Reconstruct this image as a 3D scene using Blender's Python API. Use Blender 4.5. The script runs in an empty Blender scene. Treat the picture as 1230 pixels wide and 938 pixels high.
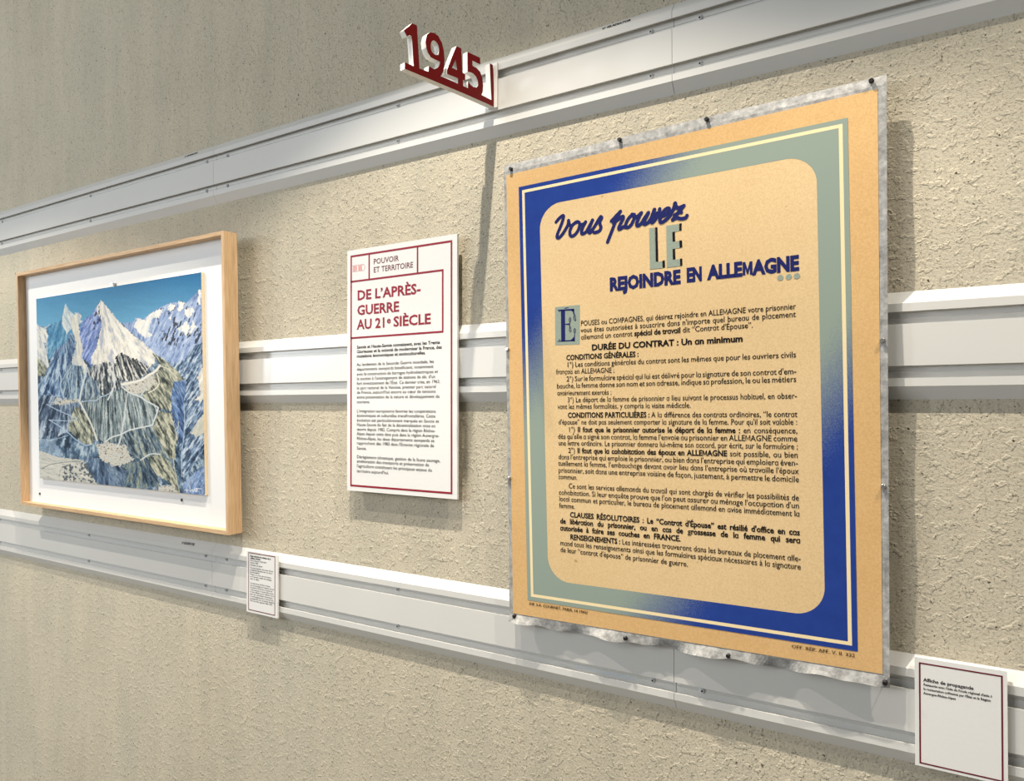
import bpy, bmesh, math, random
import numpy as np
from mathutils import Vector, Matrix
random.seed(4)
rng = np.random.default_rng(7)
scn = bpy.context.scene
COL = scn.collection
EYE = 1.5                       # height of the camera above the floor

# ------------------------------------------------------------------ camera
FPX, YAW, PITCH, ROLL, DIST, CYO = 882.4348, -0.57, 0.0101, -0.0011, 1.1747, 10.2675
cyw, syw = math.cos(YAW), math.sin(YAW); cp, sp = math.cos(PITCH), math.sin(PITCH)
FW = np.array([syw*cp, cyw*cp, sp]); r0 = np.array([cyw, -syw, 0.0]); u0 = np.cross(r0, FW)
RT = math.cos(ROLL)*r0 + math.sin(ROLL)*u0
UP = -math.sin(ROLL)*r0 + math.cos(ROLL)*u0
CAM = np.array([0.0, -DIST, EYE])
cd = bpy.data.cameras.new('camera'); co = bpy.data.objects.new('camera', cd); COL.objects.link(co)
cd.sensor_fit = 'HORIZONTAL'; cd.sensor_width = 36.0; cd.lens = FPX*36.0/1230.0
cd.shift_y = CYO/1230.0; cd.clip_start = 0.05; cd.clip_end = 100
M = Matrix(((RT[0], UP[0], -FW[0], CAM[0]), (RT[1], UP[1], -FW[1], CAM[1]), (RT[2], UP[2], -FW[2], CAM[2]), (0, 0, 0, 1)))
co.matrix_world = M
scn.camera = co

# ------------------------------------------------------------------ world, lamps, exposure
scn.view_settings.view_transform = 'Standard'; scn.view_settings.look = 'None'
scn.view_settings.gamma = 1.0; scn.view_settings.use_curve_mapping = False
scn.view_settings.exposure = -0.40
w = bpy.data.worlds.new('world'); scn.world = w; w.use_nodes = True
bg = w.node_tree.nodes['Background']; bg.inputs['Color'].default_value = (0.90, 0.97, 1.0, 1); bg.inputs['Strength'].default_value = 0.14

def spot(name, loc, target, energy, size_deg, blend, color, radius=0.012):
    l = bpy.data.lights.new(name, 'SPOT'); l.energy = energy; l.spot_size = math.radians(size_deg)
    l.spot_blend = blend; l.color = color; l.shadow_soft_size = radius
    o = bpy.data.objects.new(name, l); COL.objects.link(o); o.location = loc
    d = Vector(target) - Vector(loc); o.rotation_euler = d.to_track_quat('-Z', 'Y').to_euler()
    return o
WARM = (1.0, 0.91, 0.77)
# track spots above the wall, one per exhibit, about 0.65 m out and 3.4 m up
spot('track_spot_lamp', (-0.76, -0.66, EYE+1.95), (-0.76, -0.66-1.40, EYE-0.05), 300, 126, 0.10, WARM)
spot('track_spot_lamp', (-1.22, -0.66, EYE+1.95), (-1.22, -0.66-2.00, EYE-0.05), 110, 135, 0.10, WARM)
spot('track_spot_lamp', (-3.20, -1.04, EYE+2.08), (-2.90, -1.04-1.10, EYE-0.05), 250, 124, 0.10, WARM)
spot('track_spot_lamp', (0.80, -0.66, EYE+1.95), (0.60, -0.66-1.40, EYE-0.05), 200, 126, 0.10, WARM)
def area(name, loc, target, energy, size, color):
    la = bpy.data.lights.new(name, 'AREA'); la.shape = 'SQUARE'; la.size = size; la.energy = energy; la.color = color
    lo = bpy.data.objects.new(name, la); COL.objects.link(lo); lo.location = loc
    lo.rotation_euler = (Vector(target) - lo.location).to_track_quat('-Z', 'Y').to_euler(); return lo
# cool light of a distant window on the left, and an added soft fill, front left, replacing ambient
area('window_light', (-6.2, -3.8, EYE+0.9), (-1.0, 0, EYE), 100, 0.5, (0.86, 0.94, 1.0))
area('ambient_fill', (-3.6, -4.6, EYE+1.6), (-1.3, 0, EYE), 150, 3.2, (0.97, 0.99, 1.0))

# ------------------------------------------------------------------ helpers
def ray(x, y):
    return FW + RT*(x-615.0)/FPX - UP*(y-469.0-CYO)/FPX
def hit(x, y, P, N):
    d = ray(x, y); t = np.dot(np.array(P)-CAM, N)/np.dot(d, N); return CAM + t*d
def at(x, y, k):                 # pixel -> (X, Z) on the plane k metres in front of the wall
    q = hit(x, y, (0, -k, 0), np.array([0, 1.0, 0])); return np.array([q[0], q[2]])

def lin(c):
    c = np.asarray(c, float)/255.0
    return np.where(c <= 0.04045, c/12.92, ((c+0.055)/1.055)**2.4)
def rgb(r, g, b): return tuple(lin((r, g, b))) + (1.0,)

class NT:
    def __init__(s, name):
        s.m = bpy.data.materials.new(name); s.m.use_nodes = True; s.t = s.m.node_tree
        s.b = s.t.nodes['Principled BSDF']; s.tc = None
    def n(s, typ, **kw):
        nd = s.t.nodes.new(typ)
        for k, v in kw.items():
            if k.startswith('i_'):
                nd.inputs[k[2:].replace('_', ' ')].default_value = v
            else: setattr(nd, k, v)
        return nd
    def l(s, a, b): s.t.links.new(a, b)
    def coord(s, scale=(1, 1, 1), rot=(0, 0, 0)):
        tc = s.n('ShaderNodeTexCoord'); mp = s.n('ShaderNodeMapping'); mp.inputs['Scale'].default_value = scale; mp.inputs['Rotation'].default_value = rot
        s.l(tc.outputs['Object'], mp.inputs['Vector']); return mp.outputs['Vector']
    def noise(s, vec, scale, detail=3, rough=0.5):
        nd = s.n('ShaderNodeTexNoise'); nd.inputs['Scale'].default_value = scale; nd.inputs['Detail'].default_value = detail; nd.inputs['Roughness'].default_value = rough
        s.l(vec, nd.inputs['Vector']); return nd.outputs['Fac']
    def ramp(s, fac, stops):
        nd = s.n('ShaderNodeValToRGB'); cr = nd.color_ramp
        while len(cr.elements) < len(stops): cr.elements.new(0.5)
        for e, (p, c) in zip(cr.elements, stops): e.position = p; e.color = c if len(c) == 4 else c+(1,)
        s.l(fac, nd.inputs['Fac']); return nd.outputs['Color']
    def mix(s, fac, a, b, mode='MIX'):
        nd = s.n('ShaderNodeMix', data_type='RGBA', blend_type=mode)
        for sock, v in ((nd.inputs[0], fac), (nd.inputs[6], a), (nd.inputs[7], b)):
            if hasattr(v, 'links') or isinstance(v, bpy.types.NodeSocket): s.l(v, sock)
            else: sock.default_value = v
        return nd.outputs[2]
    def math(s, op, a, b=None, clamp=False):
        nd = s.n('ShaderNodeMath', operation=op, use_clamp=clamp)
        for i, v in enumerate((a, b)):
            if v is None: continue
            if isinstance(v, bpy.types.NodeSocket): s.l(v, nd.inputs[i])
            else: nd.inputs[i].default_value = v
        return nd.outputs[0]
    def bump(s, h, strength, dist):
        nd = s.n('ShaderNodeBump'); nd.inputs['Strength'].default_value = strength; nd.inputs['Distance'].default_value = dist
        s.l(h, nd.inputs['Height']); s.l(nd.outputs['Normal'], s.b.inputs['Normal']); return nd
    def base(s, c, rough=0.6, spec=0.3):
        if isinstance(c, bpy.types.NodeSocket): s.l(c, s.b.inputs['Base Color'])
        else: s.b.inputs['Base Color'].default_value = c
        s.b.inputs['Roughness'].default_value = rough; s.b.inputs['Specular IOR Level'].default_value = spec
        return s.m
def flatmat(name, c, rough=0.7, spec=0.25, grain=0.06, gs=300):
    t = NT(name); v = t.coord(); f = t.noise(v, gs, 3)
    a = tuple(min(1, x*(1-grain)) for x in c[:3])+(1,); b = tuple(min(1, x*(1+grain)) for x in c[:3])+(1,)
    return t.base(t.ramp(f, [(0.3, a), (0.7, b)]), rough, spec)

def mesh(name, V, F, mat, parent=None, smooth=False):
    me = bpy.data.meshes.new(name); V = np.asarray(V, float)
    if parent is not None: V = V - np.array(parent['_o'])
    me.from_pydata([tuple(v) for v in V], [], [tuple(f) for f in F]); me.update()
    if mat: me.materials.append(mat)
    if smooth: me.polygons.foreach_set('use_smooth', [True]*len(me.polygons))
    o = bpy.data.objects.new(name, me); COL.objects.link(o)
    if parent is not None: o.parent = parent
    o['_o'] = list(parent['_o']) if parent is not None else [0, 0, 0]
    return o
def thing(name, loc, label, cat, group=None):
    o = bpy.data.objects.new(name, None); COL.objects.link(o); o.location = loc; o.empty_display_size = 0.05
    o['label'] = label; o['category'] = cat; o['_o'] = list(loc)
    if group: o['group'] = group
    return o
class G:                          # collects geometry
    def __init__(s): s.V = []; s.F = []
    def add(s, V, F):
        b = len(s.V); s.V += [tuple(v) for v in V]; s.F += [tuple(i+b for i in f) for f in F]; return s
    def box(s, x0, x1, y0, y1, z0, z1):
        V = [(x0,y0,z0),(x1,y0,z0),(x1,y1,z0),(x0,y1,z0),(x0,y0,z1),(x1,y0,z1),(x1,y1,z1),(x0,y1,z1)]
        return s.add(V, [(0,3,2,1),(4,5,6,7),(0,1,5,4),(1,2,6,5),(2,3,7,6),(3,0,4,7)])
    def cyl(s, c, axis, r0_, r1_, h, n=20, cap=True):
        a = Vector(axis).normalized(); q = a.to_track_quat('Z', 'Y'); c = Vector(c)
        V = []
        for hh, r in ((0, r0_), (h, r1_)):
            for i in range(n):
                V.append(tuple(c + q @ Vector((r*math.cos(2*math.pi*i/n), r*math.sin(2*math.pi*i/n), hh))))
        F = [(i, (i+1) % n, n+(i+1) % n, n+i) for i in range(n)]
        if cap: F += [tuple(reversed(range(n))), tuple(range(n, 2*n))]
        return s.add(V, F)
    def build(s, name, mat, parent=None, smooth=False): return mesh(name, s.V, s.F, mat, parent, smooth)

def fill2d(loops, res=1):         # 2-D outlines (even-odd) -> verts, faces
    cu = bpy.data.curves.new('f', 'CURVE'); cu.dimensions = '2D'; cu.fill_mode = 'BOTH'
    for lp in loops:
        sl = cu.splines.new('POLY'); sl.points.add(len(lp)-1)
        for p, q in zip(sl.points, lp): p.co = (q[0], q[1], 0, 1)
        sl.use_cyclic_u = True
    ob = bpy.data.objects.new('f', cu); me = ob.to_mesh()
    V = [(v.co.x, v.co.y) for v in me.vertices]; F = [tuple(p.vertices) for p in me.polygons]
    ob.to_mesh_clear(); bpy.data.objects.remove(ob); bpy.data.curves.remove(cu)
    return V, F
def solid2d(loops, f3, d):        # extruded outline; f3(u, v, t) -> world, t in 0..d
    V, F = fill2d(loops); n = len(V); g = G()
    g.add([f3(u, v, d) for u, v in V], F); g.add([f3(u, v, 0) for u, v in V], [tuple(reversed(f)) for f in F])
    side = G()
    for lp in loops:
        m = len(lp); side.add([f3(u, v, 0) for u, v in lp]+[f3(u, v, d) for u, v in lp], [(i, (i+1) % m, m+(i+1) % m, m+i) for i in range(m)])
    return g, side
def catmull(pts, n=6, closed=True):
    P = np.array(pts, float); m = len(P); out = []
    for i in range(m if closed else m-1):
        g4 = [P[(i+k) % m] if closed else P[min(max(i+k, 0), m-1)] for k in (-1, 0, 1, 2)]
        for t in np.linspace(0, 1, n, endpoint=False):
            out.append(0.5*((2*g4[1])+(-g4[0]+g4[2])*t+(2*g4[0]-5*g4[1]+4*g4[2]-g4[3])*t*t+(-g4[0]+3*g4[1]-3*g4[2]+g4[3])*t**3))
    if not closed: out.append(P[-1])
    return [tuple(p) for p in out]

# ---- lettering: glyph meshes cached, lines assembled as flat print
_gl = {}
def _tm(body, off):
    cu = bpy.data.curves.new('t', 'FONT'); cu.body = body; cu.size = 1.0; cu.offset = off; cu.resolution_u = 2
    ob = bpy.data.objects.new('t', cu); COL.objects.link(ob); bpy.context.view_layer.update()
    me = ob.to_mesh(); V = np.array([(v.co.x, v.co.y) for v in me.vertices]).reshape(-1, 2); F = [tuple(p.vertices) for p in me.polygons]
    ob.to_mesh_clear(); bpy.data.objects.remove(ob); bpy.data.curves.remove(cu)
    return V, F
def glyph(ch, off):
    key = (ch, round(off, 4))
    if key not in _gl:
        if ch == ' ':
            _gl[key] = (np.zeros((0, 2)), [], 0.28); return _gl[key]
        if ch == 'M':       # drawn here: its swollen outline does not fill cleanly
            H_ = caph(); W_ = 0.60; t_ = 0.062+1.7*off; yb = max(0.26*H_-t_*0.9, 0.0)
            V, F = fill2d([[(0, 0), (t_, 0), (t_, H_-2.0*t_), (W_/2-t_*.25, yb), (W_/2+t_*.25, yb), (W_-t_, H_-2.0*t_), (W_-t_, 0), (W_, 0), (W_, H_), (W_-t_*1.05, H_), (W_/2, 0.30*H_+t_*0.5), (t_*1.05, H_), (0, H_)]])
            _gl[key] = (np.array(V)+np.array([0.05, 0]), F, W_+0.10); return _gl[key]
        V, F = _tm(ch, off)
        if ('HH', off) not in _gl: a, _ = _tm('HH', off); _gl[('HH', off)] = np.ptp(a[:, 0])
        a, _ = _tm('H'+ch+'H', off); adv = np.ptp(a[:, 0]) - _gl[('HH', off)]
        if ch == '\u0251':
            o, _ = _tm('o', off); k = np.ptp(o[:, 1])/np.ptp(V[:, 1]); V = V*k; adv *= k
        _gl[key] = (V, F, adv)
    return _gl[key]
CAPH = None
def caph():
    global CAPH
    if CAPH is None: CAPH = float(_tm('H', 0)[0][:, 1].max())
    return CAPH
def run_width(s, off): return sum(glyph(c, off)[2] for c in s)
def textline(g, f3, p0, p1, segs, cap, mode='fit', sx=1.0, futura=False, track=0.0):
    """segs: text or list of (text, bold offset).  p0, p1 baseline ends (2-D); letters of cap height cap"""
    if isinstance(segs, str): segs = [(segs, 0.0)]
    size = cap/caph(); p0 = np.array(p0, float); p1 = np.array(p1, float)
    L = np.linalg.norm(p1-p0); e = (p1-p0)/L; u = np.array([-e[1], e[0]])
    chars = []
    for s, off in segs:
        if futura: s = s.replace('a', '\u0251').replace('à', 'à')
        chars += [(c, off) for c in s]
    nat = sum((glyph(c, o)[2]+track)*size for c, o in chars)
    gap = 0.0
    if mode == 'fit': sx = L/nat
    elif mode == 'just':
        ns = sum(1 for c, o in chars if c == ' ')
        gap = (L-nat*sx)/max(ns, 1)
        if ns == 0 or gap < -0.10*size: sx = L/nat; gap = 0
    x = 0.0
    for c, o in chars:
        V, F, adv = glyph(c, o)
        if c in 'Wwg' and o > 0.02:      # heavy letters: three close impressions instead of one swollen outline
            V0, F0, _ = glyph(c, 0.0)
            for j, dx in enumerate((-1, 0, 1)):
                Q = p0 + np.outer(((V0[:, 0]+dx*o*0.8)*size*sx)+x, e) + np.outer(V0[:, 1]*size, u)
                g.add([(q[0], q[1]-2e-5*j, q[2]) for q in (f3(a, b) for a, b in Q)], F0)
        elif len(V):
            Q = p0 + np.outer((V[:, 0]*size*sx)+x, e) + np.outer(V[:, 1]*size, u)
            g.add([f3(a, b) for a, b in Q], F)
        x += (adv+track)*size*sx + (gap if c == ' ' else 0)

# ------------------------------------------------------------------ materials
def wall_material():
    t = NT('rough_plaster'); v = t.coord()
    big = t.noise(v, 1.6, 4, 0.6); streak = t.noise(t.coord((7, 7, 1.3)), 2.0, 4, 0.6)
    fine = t.noise(v, 230, 6, 0.7); pits = t.n('ShaderNodeTexVoronoi', feature='F1'); pits.inputs['Scale'].default_value = 150
    warp = t.noise(v, 60, 3)
    wv = t.n('ShaderNodeVectorMath', operation='ADD'); sc = t.n('ShaderNodeVectorMath', operation='SCALE'); sc.inputs['Scale'].default_value = 0.02
    nz = t.n('ShaderNodeTexNoise'); nz.inputs['Scale'].default_value = 70; t.l(v, nz.inputs['Vector']); t.l(nz.outputs['Color'], sc.inputs[0])
    t.l(v, wv.inputs[0]); t.l(sc.outputs[0], wv.inputs[1]); t.l(wv.outputs[0], pits.inputs['Vector'])
    c = t.ramp(big, [(0.30, rgb(198, 192, 174)), (0.5, rgb(208, 198, 177)), (0.72, rgb(196, 186, 164))])
    c = t.mix(0.35, c, t.ramp(streak, [(0.35, rgb(184, 180, 164)), (0.65, rgb(212, 202, 182))]))
    sp_ = t.ramp(fine, [(0.34, rgb(120, 108, 84)), (0.47, rgb(255, 255, 255))])
    c = t.mix(0.45, c, sp_, 'MULTIPLY')
    pd = t.ramp(pits.outputs['Distance'], [(0.12, rgb(84, 72, 52)), (0.26, rgb(255, 255, 255))])
    msk = t.ramp(t.noise(v, 70, 3), [(0.54, (0, 0, 0, 1)), (0.60, (1, 1, 1, 1))])
    c = t.mix(t.math('MULTIPLY', msk, 0.95), c, t.mix(1.0, c, pd, 'MULTIPLY'))
    spk = t.ramp(t.noise(v, 300, 2, 0.5), [(0.31, rgb(92, 80, 58)), (0.39, rgb(255, 255, 255))])
    c = t.mix(t.ramp(t.noise(v, 9, 2), [(0.35, (0.35, 0.35, 0.35, 1)), (0.6, (0.85, 0.85, 0.85, 1))]), c, t.mix(1.0, c, spk, 'MULTIPLY'))
    m = t.base(c, 0.93, 0.15)
    h = t.math('ADD', t.math('MULTIPLY', fine, 1.0), t.math('MULTIPLY', t.noise(v, 42, 3, 0.6), 0.15))
    h = t.math('ADD', h, t.math('MULTIPLY', t.math('MINIMUM', pits.outputs['Distance'], 0.22), t.math('MULTIPLY', msk, 2.2)))
    t.bump(h, 0.6, 0.0028)
    return m
M_wall = wall_material()
M_floor = flatmat('grey_floor', rgb(120, 116, 108), 0.5, 0.4, 0.1, 20)
M_rail = flatmat('rail_plastic', rgb(218, 217, 213), 0.30, 0.5, 0.015, 6)
M_groove = flatmat('groove_shade', rgb(188, 195, 200), 0.45, 0.4, 0.02, 6)
M_steel = NT('screw_steel'); M_steel.b.inputs['Metallic'].default_value = 0.9; M_steel = M_steel.base(rgb(190, 190, 190), 0.3)
M_screw = flatmat('zinc_screw', rgb(214, 216, 218), 0.35, 0.6)
M_dark = flatmat('dark_metal', rgb(24, 22, 22), 0.4, 0.5)
M_ink = flatmat('black_ink', rgb(26, 22, 22), 0.8, 0.1)
M_greyink = flatmat('grey_ink', rgb(88, 90, 90), 0.7, 0.1)
M_pale = flatmat('embossed_mark', rgb(210, 222, 232), 0.4, 0.4)
M_white = flatmat('white_board', rgb(232, 231, 229), 0.45, 0.35, 0.01)
M_red = flatmat('dark_red_print', rgb(146, 16, 40), 0.5, 0.3, 0.05)
M_maroon = flatmat('maroon_print', rgb(105, 12, 30), 0.5, 0.3, 0.05)
M_signred = flatmat('sign_red', rgb(132, 5, 10), 0.5, 0.25, 0.03)
M_signwhite = flatmat('sign_white', rgb(238, 236, 232), 0.4, 0.35, 0.01)
M_salmon = flatmat('salmon_print', rgb(226, 150, 146), 0.5, 0.3, 0.05)
M_mat = flatmat('mat_board', rgb(238, 239, 240), 0.85, 0.1, 0.01)
M_board = flatmat('board_edge', rgb(226, 208, 176), 0.8, 0.1, 0.08)
M_navy = flatmat('navy_ink', rgb(26, 34, 96), 0.75, 0.15, 0.2, 500)
M_black = flatmat('deep_black_ink', rgb(14, 12, 22), 0.75, 0.15)
M_grey = flatmat('grey_green_ink', rgb(146, 158, 146), 0.75, 0.15, 0.12, 600)

def wood_material(name, rot, a=(196, 160, 120), b=(216, 186, 150)):
    t = NT(name); v = t.coord((90, 90, 5) if rot == 'v' else (5, 90, 90))
    f = t.noise(v, 1.0, 5, 0.6); f2 = t.noise(t.coord((500, 500, 20) if rot == 'v' else (20, 500, 500)), 1.0, 2)
    c = t.ramp(f, [(0.3, rgb(*a)), (0.7, rgb(*b))]); c = t.mix(0.25, c, t.ramp(f2, [(0.4, rgb(170, 128, 84)), (0.6, rgb(235, 205, 165))]))
    m = t.base(c, 0.55, 0.3); t.bump(f2, 0.15, 0.0006); return m
M_woodv = wood_material('oak_upright', 'v'); M_woodh = wood_material('oak_crosswise', 'h')
M_woodin = wood_material('oak_inner_face', 'v', (150, 112, 80), (172, 132, 98))

def paper_material():
    t = NT('aged_cream_paper'); v = t.coord()
    c = t.ramp(t.noise(v, 3.0, 4, 0.6), [(0.3, rgb(214, 184, 136)), (0.7, rgb(225, 197, 152))])
    c = t.mix(0.3, c, t.ramp(t.noise(v, 380, 5, 0.7), [(0.35, rgb(192, 160, 116)), (0.6, rgb(236, 210, 168))]))
    fox = t.ramp(t.noise(v, 60, 2, 0.5), [(0.74, (1, 1, 1, 1)), (0.80, rgb(160, 112, 66))])
    c = t.mix(0.5, c, fox, 'MULTIPLY')
    m = t.base(c, 0.9, 0.05); t.bump(t.noise(v, 260, 4), 0.15, 0.0006); return m
M_paper = paper_material()
def edge_paper_material():
    t = NT('toned_margin_paper'); v = t.coord()
    c = t.ramp(t.noise(v, 2.4, 4, 0.6), [(0.3, rgb(208, 166, 112)), (0.7, rgb(222, 184, 130))])
    c = t.mix(0.3, c, t.ramp(t.noise(v, 380, 5, 0.7), [(0.35, rgb(190, 148, 98)), (0.6, rgb(232, 198, 146))]))
    m = t.base(c, 0.9, 0.05); t.bump(t.noise(v, 260, 4), 0.15, 0.0006); return m
M_edge = edge_paper_material()
M_creamline = flatmat('cream_line', rgb(240, 220, 176), 0.8, 0.1, 0.04, 500)
def lining_material():
    t = NT('grey_lining_tissue'); v = t.coord()
    c = t.ramp(t.noise(v, 70, 6, 0.75), [(0.28, rgb(112, 112, 112)), (0.48, rgb(156, 156, 155)), (0.72, rgb(200, 199, 197))])
    m = t.base(c, 0.75, 0.2); t.bump(t.noise(v, 160, 4), 0.3, 0.001); return m
M_lining = lining_material()
def gradient_material():          # blue at two opposite corners, grey-green at the others, airbrushed speckle
    t = NT('airbrushed_blue_to_grey_ink'); tc = t.n('ShaderNodeTexCoord'); sep = t.n('ShaderNodeSeparateXYZ'); t.l(tc.outputs['Object'], sep.inputs[0])
    # object origin = poster base centre (see poster); x spans about +-0.285, z 0..0.77 above the border's foot
    u = t.math('MULTIPLY_ADD', sep.outputs['X'], 1/0.565); u.node.inputs[2].default_value = 0.5
    vv = t.math('MULTIPLY_ADD', sep.outputs['Z'], 1/0.757); vv.node.inputs[2].default_value = -0.055     # 0 bottom .. 1 top
    a = t.math('ADD', u, t.math('SUBTRACT', 1.0, vv))          # distance from top-left
    b = t.math('ADD', t.math('SUBTRACT', 1.0, u), vv)          # distance from bottom-right
    f1 = t.math('MULTIPLY', t.math('SUBTRACT', 0.52, a), 4.5); f2 = t.math('MULTIPLY', t.math('SUBTRACT', 0.60, b), 4.5)
    f = t.math('ADD', t.math('MAXIMUM', f1, f2), 0.0)
    nz = t.noise(t.coord(), 900, 2, 0.8); f = t.math('ADD', f, t.math('MULTIPLY', t.math('SUBTRACT', nz, 0.5), 1.5))
    f = t.math('ADD', f, 0.35, True)
    vv2 = t.noise(t.coord(), 40, 3)
    c = t.mix(f, rgb(144, 158, 148), t.mix(vv2, rgb(34, 58, 132), rgb(42, 70, 150)))
    return t.base(c, 0.85, 0.08)
M_grad = gradient_material()

# ------------------------------------------------------------------ the setting
wl = mesh('wall_back', [(-7, 0, 0), (3, 0, 0), (3, 0, 3.9), (-7, 0, 3.9), (-7, .2, 0), (3, .2, 0), (3, .2, 3.9), (-7, .2, 3.9)],
          [(0, 1, 2, 3), (5, 4, 7, 6), (4, 0, 3, 7), (1, 5, 6, 2), (3, 2, 6, 7), (4, 5, 1, 0)], M_wall); wl['kind'] = 'structure'
fl = G().box(-7, 3, -5, 0.2, -0.1, 0.0).build('floor', M_floor); fl['kind'] = 'structure'

# ------------------------------------------------------------------ slatted wall rails
HR = 0.1524; DR = 0.0127; GR = 0.0025
LIPZ = 0.0588
UC = 0.0048; LT = 0.0026      # depth of the hook slots and thickness of the lips
def groove(zt_, zb_):
    m = (zt_+zb_)/2
    return [(DR, zt_), (DR-LT, zt_), (DR-LT, zt_+UC), (GR, zt_+UC), (GR, m+0.0007), (GR+0.0012, m+0.0004), (GR+0.0012, m-0.0004), (GR, m-0.0007),
            (GR, zb_-UC), (DR-LT, zb_-UC), (DR-LT, zb_), (DR, zb_)]
PROF = [(0, HR/2), (DR-0.0008, LIPZ+0.0008), (DR, LIPZ)] + groove(0.0471, 0.0299) + groove(-0.029, -0.0461) + [(DR, -0.0577), (DR-0.0008, -0.0585), (0, -HR/2)]
def f3k(k):
    return lambda a, b: (a, -k, b)
ZR = {'top': EYE+0.5957, 'middle': EYE+0.0854, 'bottom': EYE-0.4239}
SEAMS = [-1.6488-2.4384, -1.6488-1.2192, -1.6488, -1.6488+1.2192, -1.6488+2.4384]
def screw(x, z, parent):
    g = G(); g.cyl((x, -GR, z), (0, -1, 0), 0.0052, 0.0048, 0.0010, 20); g.cyl((x, -GR-0.0010, z), (0, -1, 0), 0.0044, 0.0030, 0.0022, 20)
    o = g.build('screw', M_screw, parent)
    G().cyl((x, -GR-0.0031, z), (0, -1, 0), 0.0019, 0.0019, 0.0003, 6).build('screw_socket', M_dark, o)
rail_lab = {}
for lev in ('top', 'middle', 'bottom'):
    for i in range(4):
        x0, x1 = SEAMS[i]+0.0004, SEAMS[i+1]-0.0004
        z = ZR[lev]
        if i == 0 : where = 'far left end of the %s row, past the wooden frame' % lev
        elif i == 1: where = {'top': 'above the framed mountain picture', 'middle': 'behind the framed mountain picture', 'bottom': 'just below the framed mountain picture'}[lev]
        elif i == 2: where = {'top': 'carrying the red 1945 sign', 'middle': 'behind the white text panel', 'bottom': 'below the white text panel'}[lev]
        else: where = {'top': 'above the cream poster, right end of the top row', 'middle': 'passing behind the cream poster to the right edge', 'bottom': 'under the cream poster, holding the blank label'}[lev]
        t = thing('wall_rail', (x0, 0, z-HR/2), 'grey plastic slotted rail in the %s row, %s' % (lev, where) if i else 'grey plastic slotted rail, ' + where, 'rail', 'slotted wall rails')
        t['label'] = {0: 'grey slotted rail, %s' % where, 1: 'grey slotted rail of %s row, %s' % (lev, where), 2: 'grey slotted rail of %s row, %s' % (lev, where), 3: 'grey slotted rail %s' % where}[i]
        V = [(x0, -k, z+q) for k, q in PROF] + [(x1, -k, z+q) for k, q in PROF]; n = len(PROF)
        F = [(j, j+1, n+j+1, n+j) for j in range(n-1)] + [(n-1, 0, n, 2*n-1)]
        mesh('channel', V, F + [tuple(reversed(range(n))), tuple(range(n, 2*n))], M_rail, t)
        for sx_ in (x0+0.044, x0+0.6125, x1-0.040):
            for dz in (0.0408+0.0, -0.0365):
                screw(sx_, z+dz+(-0.002 if lev == 'top' and dz > 0 else 0), t)
        # maker's name printed small on the upper bevel
        if lev in ('top', 'bottom') and i in (1, 2):
            # bevel frame: a along X, b up along the bevel
            b0 = np.array([-(DR+0.0001), z+LIPZ]); b1 = np.array([-0.0001, z+HR/2+0.0001]); bd = (b1-b0)/np.linalg.norm(b1-b0)
            xa = {('top', 2): -0.551, ('top', 1): -1.772, ('bottom', 1): -1.775, ('bottom', 2): -0.55}[(lev, i)]
            fb = lambda a, b, z=z: (a, b0[0]+bd[0]*b-0.0001, b0[1]+bd[1]*b+0.0001)
            lo_ = 0.0095 if lev == 'top' else 0.005
            g = G(); textline(g, fb, (xa, lo_), (xa+0.045, lo_), [('GLADIATOR', 0.04)], 0.0066)
            g.add([fb(*q) for q in [(xa-0.010, lo_+0.0055), (xa-0.0085, lo_+0.0055), (xa-0.005, lo_-0.0005), (xa-0.006, lo_-0.0015)]], [(0, 1, 2, 3)])
            g.add([fb(*q) for q in [(xa-0.0015, lo_+0.0055), (xa-0.003, lo_+0.0055), (xa-0.006, lo_+0.0005), (xa-0.005, lo_-0.001)]], [(3, 2, 1, 0)])
            g.add([fb(*q) for q in [(xa-0.010, lo_+0.0055), (xa-0.002, lo_+0.0055), (xa-0.0025, lo_+0.0045), (xa-0.0093, lo_+0.0045)]], [(0, 1, 2, 3)])
            g.build('printed_mark', M_ink if lev == 'top' else M_greyink, t)
        if lev == 'bottom' and i == 2:
            g = G(); textline(g, f3k(GR+0.0002), (-0.617, z-0.0435), (-0.503, z-0.0435), [('GLADIATOR GARAGEWORKS', 0.02)], 0.0052)
            g.build('embossed_mark', M_pale, t)

# ------------------------------------------------------------------ framed mountain picture
FB_, FT_ = 0.058, 0.075                               # front face: bottom and top distance from the wall
zb_, zt_ = EYE-0.3075, EYE+0.4200
tilt = math.atan2(FT_-FB_, zt_-zb_)
FO = np.array([-2.556, -FB_, zb_]); FU = np.array([1.0, 0, 0]); FV = np.array([0, -math.sin(tilt), math.cos(tilt)]); FN = np.array([0, -math.cos(tilt), -math.sin(tilt)])
FWD, FHT = 1.0345, (zt_-zb_)/math.cos(tilt)
def fr(u, v, w_): return tuple(FO + FU*u + FV*v + FN*w_)
frame = thing('picture_frame', tuple(fr(FWD/2, 0, -0.02)), 'light oak box frame holding a snowy mountain panorama on white mat', 'picture frame')
TH, DP = 0.0095, 0.038
def prism(name, quad, w0, w1, mat, parent):
    V = [fr(u, v, w1) for u, v in quad]+[fr(u, v, w0) for u, v in quad]
    return mesh(name, V, [(0, 1, 2, 3), (7, 6, 5, 4)]+[(i, 4+i, 4+(i+1) % 4, (i+1) % 4) for i in range(4)], mat, parent)
Wf, Hf = FWD, FHT
prism('frame_bar', [(0, 0), (Wf, 0), (Wf-TH, TH), (TH, TH)], -DP, 0, M_woodh, frame)
prism('frame_bar', [(TH, Hf-TH), (Wf-TH, Hf-TH), (Wf, Hf), (0, Hf)], -DP, 0, M_woodh, frame)
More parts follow.
